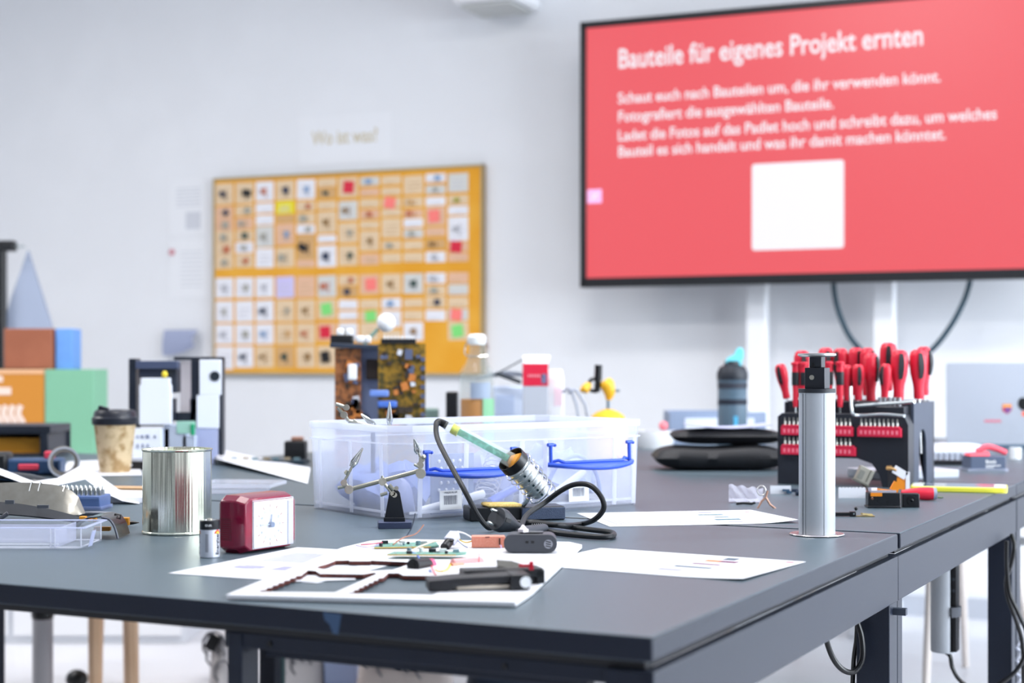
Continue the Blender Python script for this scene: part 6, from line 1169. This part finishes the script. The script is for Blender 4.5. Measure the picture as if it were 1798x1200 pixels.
m = MB(); m.tube([P(1330, 894), P(1338, 880), P(1345, 874)], .0018, 8); m.tube([P(1362, 894), P(1352, 886), P(1345, 874)], .0020, 8); m.tube([P(1345, 874), P(1348, 862)], .0018, 8); m.build('bracket_leg', COP, t); m = MB(); m.tube([P(1337, 862)+Vector((.0075*math.cos(k*PI/8), 0, .0085*math.sin(k*PI/8))) for k in range(17)], .0011, 6); m.build('ring', mat('ring_pale', '#cfcbc8', .3, .7), t)
b_ = T(1372, 869); t = thing('white_card', 'small white card with dark mark propped behind the copper bracket', 'card', b_+Vector((0, .01, 0))); m = MB(); m.box((0, 0, .0085), (.040, .001, .016)); m.build('card_body', PAPER, t); m = MB(); m.box((.010, -.004, .008), (.014, .004, .004)); m.box((.016, -.003, .004), (.01, .004, .005)); m.build('dark_mark', mat('mark_teal', '#33506a', .4), t)
b_ = T(1397, 871); m = MB(); m.cyl((0, 0, .006), (.012, 0, .006), .0055, seg=12); m.box((-.002, 0, .010), (.012, .006, .006)); tag(m.build('black_connector', mat('conn_navy', '#1f2c40', .4), loc=b_), 'small dark connector beside the pillar, behind it', 'connector')
b_ = T(1303, 887)+Vector((0, -.01, 0)); m = MB(); m.tube([(-.012, 0, .003), (0, 0, .004), (.016, 0, .003), (.022, 0, .005)], .0024, 8); tag(m.build('dark_clip', SATIN, loc=b_), 'small dark clip lying under the crumpled wrapping', 'clip')
m = MB(); m.cyl((-.006, 0, .0022), (.004, 0, .0022), .0018, seg=8); tag(m.build('small_fuse', mat('fuse_green', '#5d6a50', .4), loc=T(1652, 876)), 'tiny green-grey fuse lying beside the red screwdriver', 'fuse')

# ---------------------------------------------------------------- under the desks
WOOD = mat('birch', '#dcb998', .5, noise=(12, .4, '#e6c6a6'))
sy_ = 4.8; b_ = D(195, 1200, sy_); b_.z = 0; t = thing('wooden_stool', 'light wooden stool standing on the floor beyond the desks', 'stool', b_)
m = MB(); m.lathe([(0, .42), (.17, .42), (.18, .43), (.17, .45), (0, .45)], 28); m.build('seat', WOOD, t)
for (px, dy) in ((168, 0), (230, 0), (170, .26), (228, .26)):
    q = D(px, 1100, sy_+dy-.12); m = MB(); x = q.x-b_.x; m.tube([(x*1.05, dy-.12, 0), (x*.95, (dy-.12), .42)], [.020, .025], 8); m.build('leg', WOOD, t)
b_ = D(75, 1200, 4.7); b_.z = 0; t = thing('caster_pole', 'grey pole with black knob standing on the floor', 'stand', b_); zk = D(75, 1085, 4.7).z; m = MB(); m.cyl((0, 0, .02), (0, 0, zk), .03); m.build('pole', mat('pole_grey', '#a5a5ab', .5), t); m = MB(); m.sph((0, 0, zk+.012), .034, 16); m.build('knob', SATIN, t); m = MB(); m.cyl((0, 0, 0), (0, 0, .03), .05); m.build('foot', DARK, t)
b_ = D(135, 1200, 4.9); b_.z = 0; m = MB(); m.sph((0, 0, .03), 1, 16, (.035, .03, .03)); tag(m.build('black_bag', SATIN, loc=b_), 'small black lump of a bag on the floor by the stool', 'bag')
def tote(label, px0, px1, ytop, Y, mt, mk, seed):
    a, c_ = D(px0, ytop, Y), D(px1, ytop, Y); b_ = Vector(((a.x+c_.x)/2, Y, 0)); t = thing('patterned_bag', label, 'bag', b_); w_ = c_.x-a.x; h_ = a.z
    m = MB(); m.hexa([(x, y, 0) for x, y in rrect(w_, .16, .04)], [(x, y, h_) for x, y in rrect(w_*.94, .10, .03)]); m.build('bag_body', mt, t); r_ = random.Random(seed)
    for k in range(5):
        x, z = r_.uniform(-.35, .35)*w_, h_*r_.uniform(.3, .92); m = MB(); R_ = r_.uniform(.02, .04)
        m.tube([(x+R_*math.cos(a_*.7), -.083+.028*z/h_, z+R_*1.2*math.sin(a_*.7)) for a_ in range(7)], .004, 6)
        m.build('loop_print', mk, t)
    return t
BW_ = mat('bag_white', '#c9c7ca', .8); BK = mat('bag_print', '#6d6e75', .8)
t = tote('white bag with grey line pattern beside the desk leg, black corner', 372, 412, 1112, 5.0, BW_, BK, 1); m = MB(); m.box((-.02, -.07, D(0, 1122, 5.0).z), (.035, .012, .05), (0, .5, 0)); m.build('black_corner', SATIN, t)
tote('white bag with looping grey pattern between desk leg and blue box', 474, 570, 1120, 5.0, BW_, BK, 2)
a_ = D(572, 1140, 5.0); c_ = D(626, 1140, 5.0); b_ = Vector(((a_.x+c_.x)/2, 5.05, 0)); t = thing('blue_floor_box', 'pale blue box standing on the floor between the bags', 'box', b_); m = MB(); m.box((0, 0, .19), (c_.x-a_.x, .2, .38)); m.build('carton', mat('floor_blue', '#afc0e6', .6), t, bev=.004)
t = tote('beige bag with black and white stripes near the desk middle', 628, 796, 1140, 4.9, mat('bag_beige', '#cfc4c0', .8), BK, 3)
for k, x in enumerate((.02, .065, .11)): m = MB(); m.box((x, -.074, .22), (.018, .012, .30), (0, .25, 0)); m.build('black_stripe', SATIN, t)
b_ = D(497, 1200, 4.2); b_.z = 0; m = MB(); m.cyl((0, 0, 0), (0, 0, .46), .006, seg=8); m.lathe([(0, 0), (.08, 0), (.08, .01), (0, .012)], 20); tag(m.build('thin_stand', mat('stand_green', '#3f5a5c', .5), loc=b_), 'thin dark green rod standing just beyond the desk leg', 'rod')
b_ = D(900, 1200, 4.4); b_.z = 0; t = thing('dark_bag', 'dark blue-black bag on the floor near the desk corner', 'bag', b_); m = MB(); m.hexa([(x, y, 0) for x, y in rrect(.30, .2, .06)], [(x, y, .27) for x, y in rrect(.20, .12, .05)]); m.build('bag_body', mat('bag_dark', '#1d2a3e', .6), t); m = MB(); m.tube([(-.06, -.06, .26), (-.05, -.06, .33), (.05, -.06, .33), (.06, -.06, .26)], .01, 8, smooth=4); m.build('handle', mat('bag_dark', '#1d2a3e'), t)
# white chairs beyond the right-hand desks
def chair(label, px, Y, mt, rz):
    b_ = D(px, 1200, Y); b_.z = 0; t = thing('shell_chair', label, 'chair', b_, rz)
    m = MB(); m.grid(lambda u, v: (-.21+.42*u, -.2+.4*v, .44+.02*(abs(2*u-1)**3)), 10, 8, .012); m.build('seat', mt, t); m = MB(); m.grid(lambda u, v: (-.20+.40*u, .2+.05*v-.03*math.cos(PI*(u-.5)), .47+.20*v), 10, 6, .012); m.build('backrest', mt, t)
    for x in (-1, 1):
        for y in (-1, 1): m = MB(); m.tube([(x*.20, y*.20, 0), (x*.14, y*.14, .435)], [.011, .015], 10); m.build('leg', mat('pale_leg', '#e9dfd8', .6), t)
    return t
chair('white chair with pale wooden legs beyond the sunk socket pillar', 1662, 5.0, WHITE, .3)
chair('white chair with pale wooden legs, seen under the front desk rail', 1415, 5.75, WHITE, .5)
